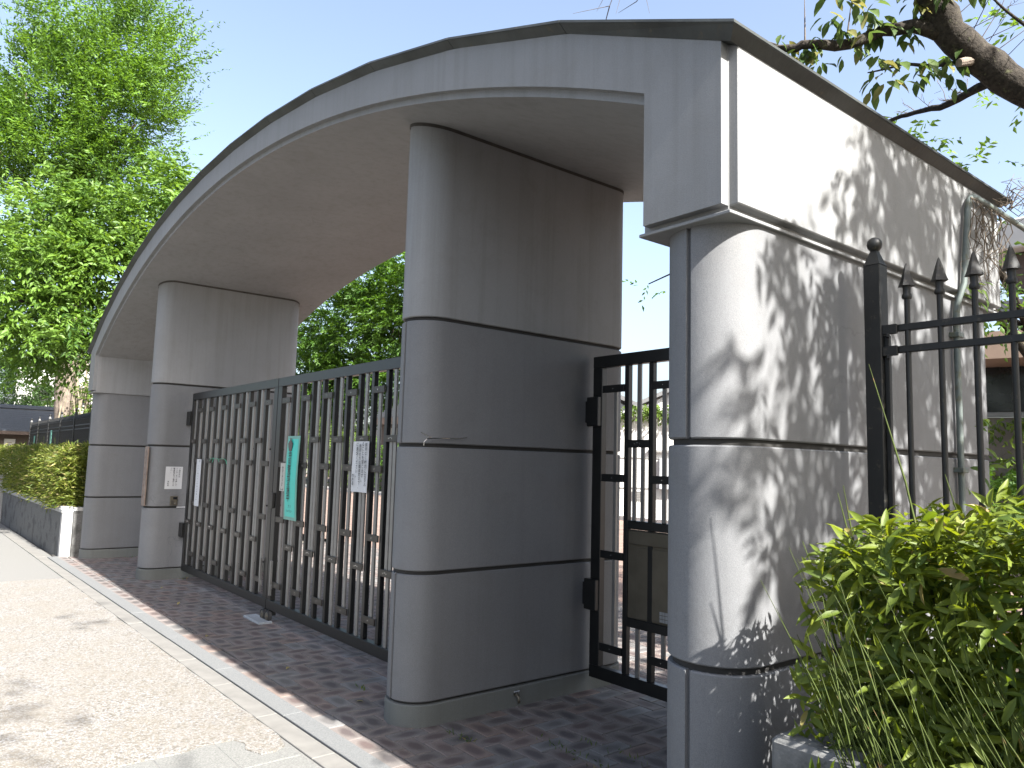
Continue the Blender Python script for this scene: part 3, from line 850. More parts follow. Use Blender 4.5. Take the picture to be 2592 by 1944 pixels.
xw = PX[2]+T2
t = root('notice_sheet', (xw, .29, 1.07), 'white printed notice stuck on the pier side above the intercom', 'notice')
MB().box(xw+.0005, xw+.0025, .191, .387, 1.068, 1.337).build('sheet', M['paper'], t)
for i, (s_, z) in enumerate((('ご用の方は', 1.318), ('インターホンを押して', 1.325), ('職員室までご連絡くだ', 1.325), ('さい。', 1.325))):
    vtext(list(s_), .0225, (xw+.0032, .352-.032*i, z), '+x', t, M['ink'], lead=1.0, thick=.0003)
vtext(list('学校長'), .022, (xw+.0032, .228, 1.165), '+x', t, M['ink'], lead=1.0, thick=.0003)
t = root('intercom', (xw, .30, .87), 'small grey intercom box on the pier side beneath the white notice', 'intercom')
MB().box(xw, xw+.030, .262, .346, .872, .984, .005).build('housing', M['plate'], t)
MB().box(xw+.0295, xw+.0325, .292, .338, .945, .975, .001).build('camera_window', M['glass'], t)
b = MB()
for i in range(5): b.box(xw+.0295, xw+.0315, .270, .300, .885+i*.010, .890+i*.010)
b.build('speaker_grille', M['ink'], t)
MB().box(xw+.0295, xw+.034, .312, .330, .890, .906, .001).build('call_button', M['bolt'], t)
MB().box(xw-.004, xw+.006, .345, .455, Z1-.008, Z1+.006, .002).build('cable_cover', M['paper'], t)

t = root('name_board', (PX[2]+.05, -.01, .865), 'weathered brown wooden name board standing on the front of the pier beyond the far leaf', 'sign')
MB().box(-3.03, -2.885, -.012, .006, .865, 1.572, .004).build('board', M['wood'], t)
b = MB(); g = random.Random(9)
for i in range(9):
    z = 1.50-.067*i
    for k in range(5):
        x = -2.972+g.uniform(-.025, .02); w = g.uniform(.01, .05); h = g.uniform(.004, .03)
        b.box(x, x+(w*.6 if k % 2 else .008), -.0135, -.0115, z, z+(.007 if k % 2 else h))
b.build('carved_strokes', M['woodink'], t)

t = tag(MB().tube([(3.19, .02, 1.66), (3.20, .07, 1.635), (3.192, .10, 1.628), (3.200, .16, 1.630), (3.195, .22, 1.632), (3.198, .29, 1.634), (3.20, .34, 1.642)], .0035, 6).tube([(3.19, .045, 1.585), (3.20, .04, 1.605), (3.197, .06, 1.625), (3.20, .12, 1.629)], .004, 6).build('wire_tie', M['bolt'], loc=(3.19, .12, 1.6)), 'twisted scrap of silver wire stuck in the joint of the big pier', 'wire')
xw3 = PX[3]+T2
t = root('water_tap', (xw3, .77, .07), 'small dull tap poking from the plinth of the big pier', 'tap')
MB().tube([(xw3, .77, .075), (xw3+.035, .77, .075), (xw3+.05, .77, .062), (xw3+.052, .77, .035)], [.009, .009, .008, .010], 8).build('spout', M['plate'], t, smooth=True)
MB().box(xw3+.020, xw3+.032, .745, .795, .092, .100, .002).tube([(xw3+.026, .77, .075), (xw3+.026, .77, .095)], .005, 6).build('handle', M['bolt'], t)
tag(MB().tube([(-1.77, .375, 1.43), (-1.74, .378, 1.455), (-1.62, .37, 1.458), (-1.48, .372, 1.45), (-1.47, .38, 1.42)], .003, 5).tube([(-1.62, .37, 1.458), (-1.65, .37, 1.43), (-1.68, .372, 1.41)], .003, 5)
    .tube([(-1.30, .37, 1.455), (-1.22, .37, 1.44), (-1.19, .37, 1.40)], .003, 5).tube([(-1.48, .372, 1.45), (-1.30, .37, 1.455)], .0025, 5).build('green_wire', M['green_wire'], loc=(-1.5, .37, 1.43)), 'green wire tied across the cleats of the far gate leaf', 'wire')

# ------------------------------------------------------------------ iron fences
def spear_mesh():
    b = MB(); n = 8
    b.lathe([(.0155, 2.126), (.0175, 2.132), (.0165, 2.140), (.0125, 2.146), (.0135, 2.166), (.014, 2.170)], 0, 0, 10)
    # four-sided flared spear head
    prof = [(.012, 2.170), (.031, 2.172), (.027, 2.180), (.020, 2.200), (.013, 2.225), (.006, 2.247), (.0015, 2.257)]
    rs = [[(r*math.cos(2*math.pi*k/8)*(1 if k % 2 == 0 else .8), r*math.sin(2*math.pi*k/8)*(1 if k % 2 == 0 else .8), z) for k in range(8)] for r, z in prof]
    b.rings(rs)
    return b.mesh('spear_head', M['iron'], smooth=50)
spear = spear_mesh()
pale = MB().lathe([(.0105, .50), (.0105, 2.128)], 0, 0, 8).mesh('pale', M['iron'], smooth=50)
def post_mesh():
    b = MB().box(-.031, .031, -.031, .031, .40, 2.268, .003)
    b.rings([[(sx*h, sy*h, z) for sx, sy in ((-1,-1),(1,-1),(1,1),(-1,1))] for h, z in ((.031, 2.268), (.026, 2.278), (.012, 2.322), (.010, 2.328))])
    b.lathe([(.010, 2.320), (.016, 2.326), (.024, 2.336), (.0275, 2.349), (.025, 2.362), (.017, 2.372), (.006, 2.377)], 0, 0, 16)
    return b.mesh('post', M['iron'], smooth=35)
post = post_mesh()
def fence(name, x0, x1, label, posts, pales, YF=.475):
    t = root(name, (x0, YF, .4), label, 'fence')
    for x in posts: link('post', post, t, (x, YF, 0))
    for z in (2.022, 1.943, .80):
        MB().box(min(x0, x1), max(x0, x1), YF-.011, YF+.011, z-.0125, z+.0125, .002).build('rail', M['iron'], t)
    for x in pales:
        p = link('pale', pale, t, (x, YF, 0)); link('spear_head', spear, p, (x, YF, 0))
    return t
fr = fence('iron_fence', 5.635, 9.4, 'black spear-topped iron fence starting at the ball-topped post by the end pier', [5.607, 7.42, 9.24], [5.719+.1105*k for k in range(33) if abs(5.719+.1105*k-7.42) > .06 and abs(5.719+.1105*k-9.24) > .06])
b = MB()
for z in (2.022, 1.943): b.box(5.630, 5.690, .452, .464, z-.022, z+.014, .002).tube([(5.66, .453, z-.02), (5.66, .447, z-.034)], .006, 6)
b.build('bracket', M['iron'], fr)
MB().box(5.638, 5.656, .466, .484, .5, 2.0, .002).build('stay', M['iron'], fr)
lp_ = [-5.62, -7.55, -9.38, -11.2, -13.03, -14.83, -16.67, -18.28]
fl = fence('iron_fence', -18.3, -5.62, 'long black iron fence with ball-topped posts behind the far hedge', lp_, [-5.73-.1105*k for k in range(113)])
for i, (x, z) in enumerate(((-14.3, 1.55), (-17.2, 1.45))):
    o = tag(MB().box(x-.11, x+.11, .452, .458, z, z+.42).build('fence_notice', M['tealedge'], loc=(x, .455, z)), ('pale green notice hung on the middle of the far fence' if i == 0 else 'pale green notice at the far end of the far fence'), 'notice')

# ------------------------------------------------------------------ planters
t = root('planter_wall', (-10, -.5, -.1), 'grey aggregate planter wall with pale coping beside the far walk', 'planter')
def kb(mb, x0, x1, y0, y1, z0, z1, c=.004):
    h = ((x1-x0)/2, (y1-y0)/2, (z1-z0)/2); xm = (x0+x1)/2
    return mb.obox((xm, (y0+y1)/2+.022*(xm+5.5), (z0+z1)/2), ((1, .022, 0), (-.022, 1, 0), (0, 0, 1)), h, c)
kb(MB(), -19, -5.60, -.455, -.33, -.14, .615).build('wall', M['pwall'], t)
kb(MB(), -19, -5.48, -.475, -.315, .615, .665).build('coping', M['pcop'], t)
kb(MB(), -19, -5.60, -.468, -.32, .655, .70).build('coping', M['pcop'], t)
kb(MB(), -5.60, -5.49, -.462, -.325, -.14, .615).build('end_pillar', M['pcop'], t)
MB().box(-5.58, -5.44, -.325, -.10, -.1, .640, .004).build('wall', M['pwall'], t)
MB().box(-5.59, -5.43, -.325, -.10, .64, .69, .004).build('coping', M['pcop'], t)
kb(MB(), -19, -5.6, -.33, .60, -.1, .60).build('soil', M['soil'], t)
kb(MB(), -12.35, -12.05, -.60, -.30, -.14, .95, .02).build('end_pillar', M['pcop'], t)
t = root('planter_wall', (6.5, -.4, 0), 'mottled concrete planter wall half hidden under the near bamboo hedge', 'planter')
MB().box(5.735, 9.6, -.452, -.33, -.05, .60, .006).build('wall', M['block'], t)
b = MB().box(5.735, 9.6, -.452, -.33, .60, .802, .014); b.build('coping', M['block'], t)
MB().box(5.735, 5.86, -.33, .43, -.05, .78, .008).build('side_wall', M['block'], t)
MB().box(5.86, 9.6, -.33, .43, -.02, .74).build('soil', M['soil'], t)

# ------------------------------------------------------------------ near bamboo hedge
t = root('bamboo_hedge', (6.4, 0, .75), 'near bamboo grass hedge with long bare canes in front of the iron fence', 'hedge')
g = np.random.default_rng(21)
tips = []; dirs = []
def hedge_top(x): return min(1.435, 1.25+(x-5.78)*1.1)+.03*math.sin(x*5)+.025*math.sin(x*13+1)
n_sh = 2900
for i in range(n_sh):
    x = 5.80+1.9*g.random()
    if g.random() < .42:                                # upper surface
        y = -.40+.82*g.random(); z = hedge_top(x)-.05*abs(g.normal())-.02+.02*g.normal()
        d = np.array([g.normal(0, .35), g.normal(-.15, .4), 1.0])
    else:                                               # street face and hollow inside
        y = -.42+.24*abs(g.normal()); z = .70+.60*g.random()
        d = np.array([g.normal(-.1, .5), -1+g.normal(0, .4), .35+g.normal(0, .35)])
    y = min(y, .42)
    z = min(z, hedge_top(x)+.02)
    tips.append((x, y, z)); dirs.append(d)
for i in range(420):                                    # hollow lower part
    x = 5.80+1.6*g.random(); tips.append((x, -.44+.35*g.random(), .62+.42*g.random())); dirs.append(np.array([g.normal(0, .5), -.8, .3+g.normal(0, .4)]))
for i in range(150):                                    # skirt over the planter edge
    x = 5.92+1.7*g.random(); tips.append((x, -.47-.10*g.random(), .55+.25*g.random())); dirs.append(np.array([g.normal(0, .5), -1, .1+g.normal(0, .4)]))
LP, LD, LN, LG, LR = [], [], [], [], []
for (p, d) in zip(tips, dirs):
    p = np.array(p); d = d/np.linalg.norm(d)
    e1 = np.cross(d, [.3, .1, .9]); e1 /= np.linalg.norm(e1); e2 = np.cross(d, e1)
    k = g.integers(4, 8); ph = g.random()*6; tone = g.random()
    for j in range(k):
        a = ph+j*2*math.pi/k*1.0+g.normal(0, .25)
        side = e1*math.cos(a)+e2*math.sin(a)
        ld = d*(.35+.5*g.random())+side*1.0+np.array([0, 0, -.12])
        LP.append(p-d*.02*j); LD.append(ld); LN.append(d+side*-.3+g.normal(0, .25, 3)); LG.append(g.uniform(.040, .086)); LR.append(min(1, tone*.55+g.random()*.45+(.03 if p[2] > 1.2 else 0)))
LP, LD, LN, LG, LR = map(np.array, (LP, LD, LN, LG, LR))
# the leaves that show largest become single objects
dist = np.linalg.norm(LP-np.array([6.9114, -2.2997, 1.5]), axis=1)
infr = (LP[:, 0] < 6.91-.306*(LP[:, 1]+2.3)+.02) & ((LP[:, 1] < -.22) | (LP[:, 2] > 1.24))
score = LG/dist*np.where(infr, 1, 0)
order = np.argsort(-score); big = order[:300]; rest = order[300:]
leaf_var = []
for q in range(9):
    V, F, k = leaf_geo(np.zeros((1, 3)), np.array([[0, 1., 0]]), np.array([[0, 0, 1.]]), np.array([1.]), .24+.015*(q % 3), True)
    leaf_var.append(raw_mesh('leaf', V, F, M['leaf_sasa'], {'rnd': ('FLOAT', np.full(11, q/8.))}, True))
def place_leaf(parent, variants, P, D, Nn, Lg, rv, name='leaf'):
    D = Vector(D).normalized(); X = D.cross(Vector(Nn))
    if X.length < 1e-4: X = D.cross(Vector((.3, .5, .8)))
    X.normalize(); Z = X.cross(D)
    o = link(name, variants[min(len(variants)-1, int(rv*len(variants)))], parent, P)
    mt = Matrix((X, D, Z)).transposed()
    o.rotation_euler = mt.to_euler(); o.scale = (Lg, Lg, Lg); return o
for i in big: place_leaf(t, leaf_var, LP[i], LD[i], LN[i], LG[i], LR[i])
o = leaves_obj('far_leaves', LP[rest], LD[rest], LN[rest], LG[rest], .25, M['leaf_sasa'], t, True, LR[rest], True); o['kind'] = 'stuff'
g2 = random.Random(31)
for i in range(150):
    x = 6.02+1.1*g2.random()**1.2; y = -.50+.16*g2.random(); z0 = .55+.18*g2.random()
    L_ = g2.uniform(.22, .62)*(1 if i % 9 else 1.25); lean = g2.uniform(.20, .56)
    tx = x-L_*lean; ty = y-L_*g2.uniform(-.12, .18); tz = z0+L_*math.cos(lean)
    mid = ((x+tx)/2+.012*g2.uniform(-1, 1), (y+ty)/2-.01, (z0+tz)/2+.012)
    r = g2.uniform(.0015, .0027)
    MB().tube([(x, y, z0), mid, (tx, ty, tz)], [r, r*.9, r*.35], 5).build('cane', M['cane'], t)
for x, y, z0, z1, dx in ((6.06, -.20, 1.15, 1.80, -.15), (6.12, -.1, 1.2, 1.50, -.06), (5.86, -.2, 1.15, 1.46, -.03), (5.90, -.25, 1.1, 1.44, -.06), (5.84, -.28, 1.0, 1.30, -.09)):
    MB().tube([(x, y, z0), (x+dx*.45, y, (z0+z1)/2), (x+dx, y-.02, z1)], [.0035, .0030, .001], 5).build('cane', M['cane'], t)
b = MB()
for i in range(70):
    x = 5.8+1.8*g2.random(); y = -.3+.6*g2.random(); z = 1.1+.2*g2.random(); b.tube([(x, y, .7), (x+g2.uniform(-.08, .08), y+g2.uniform(-.1, .05), z)], [.004, .002], 4, False)
o = b.build('inner_canes', M['cane'], t); o['kind'] = 'stuff'

# far hedge along the other planter
t = root('bamboo_hedge', (-11, .05, .6), 'sunlit clipped bamboo grass hedge above the far planter wall', 'hedge')
n = 5200; g = np.random.default_rng(22)
x = -5.72-12.8*g.random(n)**1.25; u = g.random(n)
top = 1.42+.06*np.sin(x*3)+.05*np.sin(x*7.3)
face = g.random(n) < .5
y = np.where(face, -.44+.10*np.abs(g.normal(size=n)), -.40+.80*u)+.022*(x+5.5)
z = np.where(face, .66+(top-.66)*g.random(n), top-.06*np.abs(g.normal(size=n)))
# the near end of the hedge
k = 900; xe = -5.70-.10*np.abs(g.normal(size=k)); ye = -.42+.82*g.random(k); ze = .68+.72*g.random(k)
P = np.stack([np.r_[x, xe], np.r_[y, ye], np.r_[z, ze]], 1)
D = np.stack([g.normal(0, .5, n+k)+np.r_[np.zeros(n), np.full(k, .8)], np.r_[np.where(face, -.8, 0.), np.zeros(k)]+g.normal(0, .5, n+k), np.r_[np.where(face, .3, .9), np.full(k, .35)]+g.normal(0, .35, n+k)], 1)
a, b_, c_, d_ = sprays(P, D, 5, .13, .095, .2, .9, .15, .6)
leaves_obj('foliage', a, b_, c_, d_, .24, M['leaf_hedge'], t)['kind'] = 'stuff'
b = MB()
for i in range(120):
    xx = -5.75-5.5*g2.random()**1.2; yy = -.46+.022*(xx+5.5)+.1*g2.random(); zz_ = .75+.5*g2.random(); l = g2.uniform(.25, .55)
    b.tube([(xx, yy, zz_), (xx-l*.25+.04, yy-.04, zz_+l)], [.004, .0015], 4)
o = b.build('canes', M['cane'], t); o['kind'] = 'stuff'

# ------------------------------------------------------------------ trees
def near_leaf_variants(mat, wr):
    out = []
    for q in range(9):
        V, F, k = leaf_geo(np.zeros((1, 3)), np.array([[0, 1., 0]]), np.array([[0, 0, 1.]]), np.array([1.]), wr, True)
        out.append(raw_mesh('leaf', V, F, mat, {'rnd': ('FLOAT', np.full(11, q/8.))}, True))
    return out
ct = root('cherry_tree', (9.3, 4.6, 0), 'old cherry tree leaning in over the end of the arched roof from the right', 'tree')
lim = [(9.3, 4.6, -.05), (8.7, 4.3, .9), (7.7, 3.8, 1.9), (6.5, 3.1, 2.95), (5.9, 2.72, 3.40), (5.54, 2.45, 3.67), (5.37, 2.25, 3.86), (5.29, 2.10, 4.0), (5.24, 1.97, 4.2), (5.16, 1.80, 4.6), (5.0, 1.4, 5.3), (4.8, .8, 6.1)]
rad = [.26, .21, .17, .125, .100, .088, .084, .086, .076, .064, .046, .03]
def jig(path, k, seed, sub=3):
    g = random.Random(seed); out = []
    P = [Vector(p) for p in path]
    for i in range(len(P)-1):
        for j in range(sub):
            tt = j/sub
            p0 = P[max(i-1, 0)]; p1 = P[i]; p2 = P[i+1]; p3 = P[min(i+2, len(P)-1)]
            q = .5*((2*p1)+(p2-p0)*tt+(2*p0-5*p1+4*p2-p3)*tt*tt+(3*p1-p0-3*p2+p3)*tt**3)
            out.append(q+Vector((g.uniform(-k, k), g.uniform(-k, k), g.uniform(-k, k))))
    out.append(P[-1]); return out
def lerp_r(r, sub=3, k=0, seed=0):
    g = random.Random(seed); o = []
    for i in range(len(r)-1):
        for j in range(sub): o.append((r[i]+(r[i+1]-r[i])*j/sub)*(1+g.uniform(-k, k)))
    return o+[r[-1]]
MB().tube(jig(lim, .012, 2), lerp_r(rad, 3, .07, 3), 14).build('trunk', M['bark'], ct, smooth=True)
# cut stub on the limb
MB().tube([(5.36, 2.21, 3.83), (5.325, 2.13, 3.80)], [.030, .022], 10).build('stub', M['bark2'], ct)
near_limbs = [
    ([(5.25, 2.06, 4.0), (5.16, 1.96, 4.02), (5.04, 1.86, 4.01), (4.91, 1.72, 3.93), (4.78, 1.52, 3.915), (4.66, 1.46, 3.91), (4.4, 1.25, 3.93), (4.1, 1.1, 4.02)], [.05, .040, .035, .031, .026, .022, .016, .008]),
    ([(5.42, 2.36, 3.74), (5.25, 2.42, 3.74), (5.08, 2.49, 3.75), (4.92, 2.53, 3.78), (4.76, 2.57, 3.81), (4.5, 2.66, 3.83)], [.028, .024, .020, .016, .013, .007]),
    ([(5.33, 2.22, 3.84), (5.2, 2.12, 3.83), (5.08, 2.0, 3.84), (4.94, 1.86, 3.80)], [.016, .012, .008, .004]),
    ([(5.2, 1.95, 4.25), (5.08, 1.80, 4.24), (4.98, 1.66, 4.20), (4.85, 1.55, 4.16)], [.02, .015, .010, .005]),
    ([(5.22, 1.95, 4.30), (5.33, 1.85, 4.32), (5.45, 1.78, 4.30)], [.018, .012, .005]),
    ([(5.16, 1.8, 4.6), (4.6, 2.0, 5.12), (3.9, 2.2, 5.45), (3.2, 2.4, 5.64), (2.4, 2.5, 6.05), (1.7, 2.3, 6.3)], [.035, .028, .020, .014, .009, .004]),
    ([(5.8, 2.6, 3.5), (5.72, 2.35, 3.75), (5.62, 2.1, 3.92), (5.55, 1.9, 4.0)], [.018, .012, .008, .004]),
]
for i, (p, r) in enumerate(near_limbs): MB().tube(jig(p, .006, 40+i), lerp_r(r, 3, .06, i), 8).build('branch', M['bark'], ct, smooth=True)
# bare fine twigs
b = MB(); g = random.Random(8)
def twigs(base, n, ln, updir, b):
    P = [Vector(p) for p in base]
    for i in range(n):
        k = g.randrange(len(P)-1); p = P[k].lerp(P[k+1], g.random())
        d = (Vector(updir)+Vector((g.uniform(-1, 1), g.uniform(-1, 1), g.uniform(-.6, 1)))*.9).normalized()
        l = ln*g.uniform(.4, 1.2); q = p+d*l*.5+Vector((g.uniform(-1, 1), g.uniform(-1, 1), g.uniform(-1, 1)))*l*.1; e = p+d*l
        b.tube([p, q, e], [.0028, .002, .001], 4, False)
        for m in range(3):
            s = p.lerp(e, g.uniform(.3, .95)); dd = (d+Vector((g.uniform(-1, 1), g.uniform(-1, 1), g.uniform(-1, 1)))*.8).normalized()
            b.tube([s, s+dd*l*.35], [.0015, .0008], 3, False)
twigs(near_limbs[1][0], 22, .16, (-.4, .1, .5), b)
twigs([(5.5, 2.4, 3.85), (5.3, 2.1, 4.1)], 8, .45, (.6, -.2, .5), b)
o = b.build('twigs', M['twig'], ct); o['kind'] = 'stuff'
# leaf clusters hanging on the limbs in view
lv = near_leaf_variants(M['leaf_near'], .42)
NP, ND, NN, NG, NR = [], [], [], [], []
def cluster(p, n, L, seedg, droop=1.0, spread=.8, ax=None):
    p = np.array(p)
    for j in range(n):
        a = seedg.random()*6.283; d = np.array([math.cos(a)*spread, math.sin(a)*spread, -droop*(.45+.75*seedg.random())])
        if ax is not None: d += np.array(ax)
        NP.append(p+seedg.normal(0, .020, 3)+d*.014); ND.append(d+seedg.normal(0, .15, 3))
        NN.append(np.array([math.cos(a), math.sin(a), .8])+seedg.normal(0, .35, 3)); NG.append(L*seedg.uniform(.6, 1.12)); NR.append(seedg.random())
gg = np.random.default_rng(5)
def along(path, n, k, L, jitter=.05, dz=0, **kw):
    P = [np.array(p) for p in path]
    for i in range(n):
        s = gg.random()*(len(P)-1); a = int(s); q = P[a]+(P[a+1]-P[a])*(s-a)
        cluster(q+gg.normal(0, jitter, 3)+np.array([0, 0, dz]), k+int(gg.integers(-1, 2)), L, gg, **kw)
tw = MB()
along([(5.28, 2.02, 4.12), (5.40, 1.92, 4.16), (5.50, 1.86, 4.10)], 7, 4, .115, .05, 0)
along([(5.10, 1.92, 4.06), (5.22, 2.02, 4.10)], 7, 5, .11, .05, .03)
along(near_limbs[0][0][1:6], 22, 5, .105, .06, .03)
along(near_limbs[0][0][3:7], 8, 5, .085, .06, .03)
along(near_limbs[2][0], 11, 5, .118, .04, -.02)
along(near_limbs[3][0], 12, 5, .112, .07, 0)
along(near_limbs[4][0], 6, 4, .115, .05, 0)
along(near_limbs[6][0][1:], 5, 4, .13, .06, 0)
along([(4.2, 2.1, 5.12), (3.2, 2.4, 5.25), (2.3, 2.5, 5.62)], 9, 3, .085, .05, -.03)
for q in range(9):
    p0 = Vector((4.2-.25*q, 2.12+.05*q, 5.30+.085*q)); tw.tube([p0, p0+Vector((random.uniform(-.15, .1), random.uniform(-.1, .1), -random.uniform(.12, .36)))], [.004, .0015], 4)
along([(4.72, 1.46, 4.0), (4.76, 1.50, 4.16)], 5, 4, .075, .04, 0, droop=.6)
along([(4.52, 1.34, 3.98), (4.62, 1.42, 4.02)], 4, 4, .065, .04, 0, droop=.6)
for p0, p1 in (((4.76, 1.5, 3.93), (4.76, 1.50, 4.19)), ((4.66, 1.46, 3.92), (4.5, 1.33, 4.02)), ((4.9, 1.7, 3.95), (4.95, 1.68, 4.2))):
    tw.tube([p0, p1], [.006, .002], 5)
for q in (((2.40, 2.50, 6.05), (2.22, 2.52, 5.80), (1.95, 2.30, 5.76)), ((2.9, 2.45, 5.85), (2.62, 2.45, 5.62), (2.35, 2.5, 5.66)), ((2.22, 2.52, 5.80), (2.05, 2.62, 5.70), (1.9, 2.6, 5.74))):
    tw.tube(q, [.006, .004, .0015], 5); along(q[1:], 4, 3, .085, .05, 0)
tw.build('hanging_twigs', M['twig'], ct)['kind'] = 'stuff'
n_near = len(NP)
for i in range(min(n_near, 300)): place_leaf(ct, lv, NP[i], ND[i], NN[i], NG[i], NR[i])
# the rest of the crown: right of the gate and above the walk, mostly outside the picture
mb = MB()
hid_limbs = [[(8.7, 4.3, .9), (8.9, 3.2, 2.6), (8.8, 2.2, 3.9), (8.5, 1.4, 4.8), (8.3, .7, 5.3)], [(8.9, 3.2, 2.6), (8.2, 2.2, 3.2), (7.7, 1.2, 3.6), (7.3, .4, 3.7)]]
for i, p in enumerate(hid_limbs): mb.tube(jig(p, .03, 60+i), lerp_r([.16, .12, .09, .06, .03][:len(p)] if len(p) == 5 else [.12, .09, .06, .03], 3), 8)
mb.build('rear_limbs', M['bark'], ct, smooth=True)
g = np.random.default_rng(77); HP = []; HD = []
def shade_cloud(n, x0, x1, fn):
    k = 0
    while k < n:
        x = g.uniform(x0, x1); y = g.uniform(-.22, 2.3); zw = g.uniform(.95, 3.35)
        if not fn(y, zw): continue
        HP.append((x, y, zw+math.tan(SUN_EL)*(x-5.49))); HD.append((g.normal(-.2, .6), g.normal(0, .6), g.normal(-.75, .4))); k += 1
def dens(y, z):
    if z > 2.36:                                       # end wall of the roof block
        e = .36+.42*(z-2.40)+.08*math.sin(z*9)
        if y < e: return g.random() < .015
        return g.random() < (.85 if y < 1.45 else .55 if y < 1.75 else .35 if y < 2.0 else .1)
    e = .02*math.sin(z*7)-.02
    if y < e: return g.random() < (.35 if 1.35 < z < 2.1 else .16)
    return g.random() < (.80 if .05 < y < 1.5 else .6)
shade_cloud(1150, 7.2, 9.6, dens)
HP = np.array(HP); HD = np.array(HD)
a, b_, c_, d_ = sprays(HP, HD, 7, .22, .105, .4, .8, .6, .5)
extra = []
for (cx, cy, cz, rr, k) in ((10.0, -1.85, 6.9, .40, 9), (9.3, -2.0, 7.0, .35, 5), (7.6, -1.02, 7.2, .22, 4), (7.0, -.85, 7.3, .25, 4)):
    extra.append(np.array([cx, cy, cz])+g.normal(0, rr, (k, 3))*np.array([1.2, .5, .6]))
E_ = np.concatenate(extra)
a2, b2, c2, d2 = sprays(E_, g.normal(0, 1, E_.shape)+np.array([0, 0, -.3]), 6, .2, .1, .4, .8, .5, .5)
o = leaves_obj('crown', np.r_[a, a2], np.r_[b_, b2], np.r_[c_, c2], np.r_[d_, d2], .40, M['leaf_near'], ct); o['kind'] = 'stuff'

foliage('rear_crown', [(9.2, 5.2, 5.6, 3.2, 2.4, 1.7, 1), (8.2, 4.0, 6.6, 2.0, 1.2, 1.2, .4)], 260, 8, 9, .45, .12, .4, M['leaf_near'], ct, 311, .35, .4, .4)['kind'] = 'stuff'  # unseen back of the crown, added to shade the plaza and big pier side
rt = root('cherry_tree', (13.8, 1.6, 0), 'unseen second cherry tree further along the iron fence, added to shade the walk', 'tree')  # out-of-view tree added to keep light off the near walk and big pier
mb = MB(); mb.tube(jig([(13.8, 1.6, -.05), (13.7, 1.4, 1.2), (13.6, .9, 2.6), (13.5, .2, 4.2)], .03, 8), lerp_r([.3, .24, .2, .12], 3, .05), 10)
for i, e in enumerate([(11.6, -1.2, 5.6), (13.0, -2.6, 5.8), (15.4, -1.4, 6.0), (14.8, 1.2, 6.0), (12.0, .6, 5.8)]): branchy(mb, (13.6, .9, 2.7+.1*i), e, .10, .02, 70+i, .08)
mb.build('trunk', M['bark'], rt, smooth=True)
foliage('crown', [(13.4, -2.6, 5.5, 3.3, 1.8, 1.5, 1)], 330, 9, 9, .45, .12, .4, M['leaf_near'], rt, 321, .38, .4, .4)

# slender young tree behind the end wall: sprigs show past the roof edge and through the side gate
yt = root('young_tree', (4.6, 7.2, 0), 'slender leafy tree behind the far corner of the roof end wall', 'tree')
mb = MB()
P1 = branchy(mb, (4.6, 7.2, -.05), (4.3, 6.6, 3.0), .09, .05, 1, .05)
for q in ([(4.3, 6.6, 3.0), (4.1, 5.4, 4.2), (3.9, 4.6, 4.6)], [(4.4, 6.8, 2.4), (4.0, 5.6, 3.6), (3.85, 4.9, 3.9)], [(4.3, 6.6, 3.0), (4.8, 5.8, 4.6), (4.9, 5.2, 5.6)], [(4.3, 6.6, 3.0), (2.9, 6.2, 4.0), (1.6, 5.6, 4.2), (.4, 5.2, 3.9)], [(2.9, 6.2, 4.0), (2.6, 5.4, 5.0), (2.2, 4.6, 5.8)]):
    mb.tube(jig(q, .02, len(q)), lerp_r([.04, .03, .018, .008][:len(q)], 3), 6)
mb.build('trunk', M['bark'], yt, smooth=True)
foliage('crown', [(3.95, 5.0, 4.0, .55, .8, .75, 2.4), (4.3, 5.6, 3.4, .6, .6, .6, 1.4), (4.75, 5.5, 5.3, .5, .6, .6, .6), (.62, 5.27, 3.90, .40, .10, .05, .12)], 70, 3, 7, .28, .085, .42, M['leaf_cherry'], yt, 301, .14, .45, .5, .6)

# big feathery tree far left
zt = root('zelkova_tree', (-17.0, 1.1, 0), 'tall feathery bright green tree rising behind the far fence', 'tree')
mb = MB()
mb.tube(jig([(-17, 1.1, -.1), (-16.9, 1.12, 2), (-16.4, 1.0, 4.2), (-15.4, .7, 6.5), (-14.4, .4, 8.6), (-13.6, .4, 11.4)], .05, 5), lerp_r([.40, .30, .28, .24, .17, .06], 3, .05), 12)
for i, q in enumerate([((-15.4, .7, 6.5), (-13.9, -.9, 10.6)), ((-15.2, .7, 6.8), (-13.3, 1.4, 11.4)), ((-15.6, .7, 6.2), (-14.3, -1.3, 8.8)), ((-14.6, .5, 8.2), (-13.5, 1.6, 9.8)), ((-15.0, .6, 7.4), (-13.9, -.2, 9.2))]):
    branchy(mb, q[0], q[1], .12, .03, 20+i, .06)
mb.build('trunk', M['bark2'], zt, smooth=True)
foliage('crown', [(-13.9, -.20, 10.0, 1.4, .85, 1.0, 1.4), (-13.8, -.1, 9.0, 1.4, 1.2, 1.0, 1.2), (-14.2, -1.15, 8.7, 1.3, .75, .8, .7), (-13.2, 1.25, 11.0, 1.3, 1.0, 1.5, 1.7), (-13.4, 1.55, 9.6, 1.3, 1.0, 1.1, 1.3), (-13.9, 1.1, 8.4, 1.2, .9, .8, .8), (-13.2, .3, 12.0, 1.1, 1.0, .9, .8), (-14.6, -1.6, 7.6, 1.0, .8, .5, .3), (-14.4, .2, 7.6, 1.1, 1.0, .6, .5)],
        250, 17, 18, .85, .120, .34, M['leaf_zelkova'], zt, 101, .29, -.10, .0, .9, .55, .62, .7)
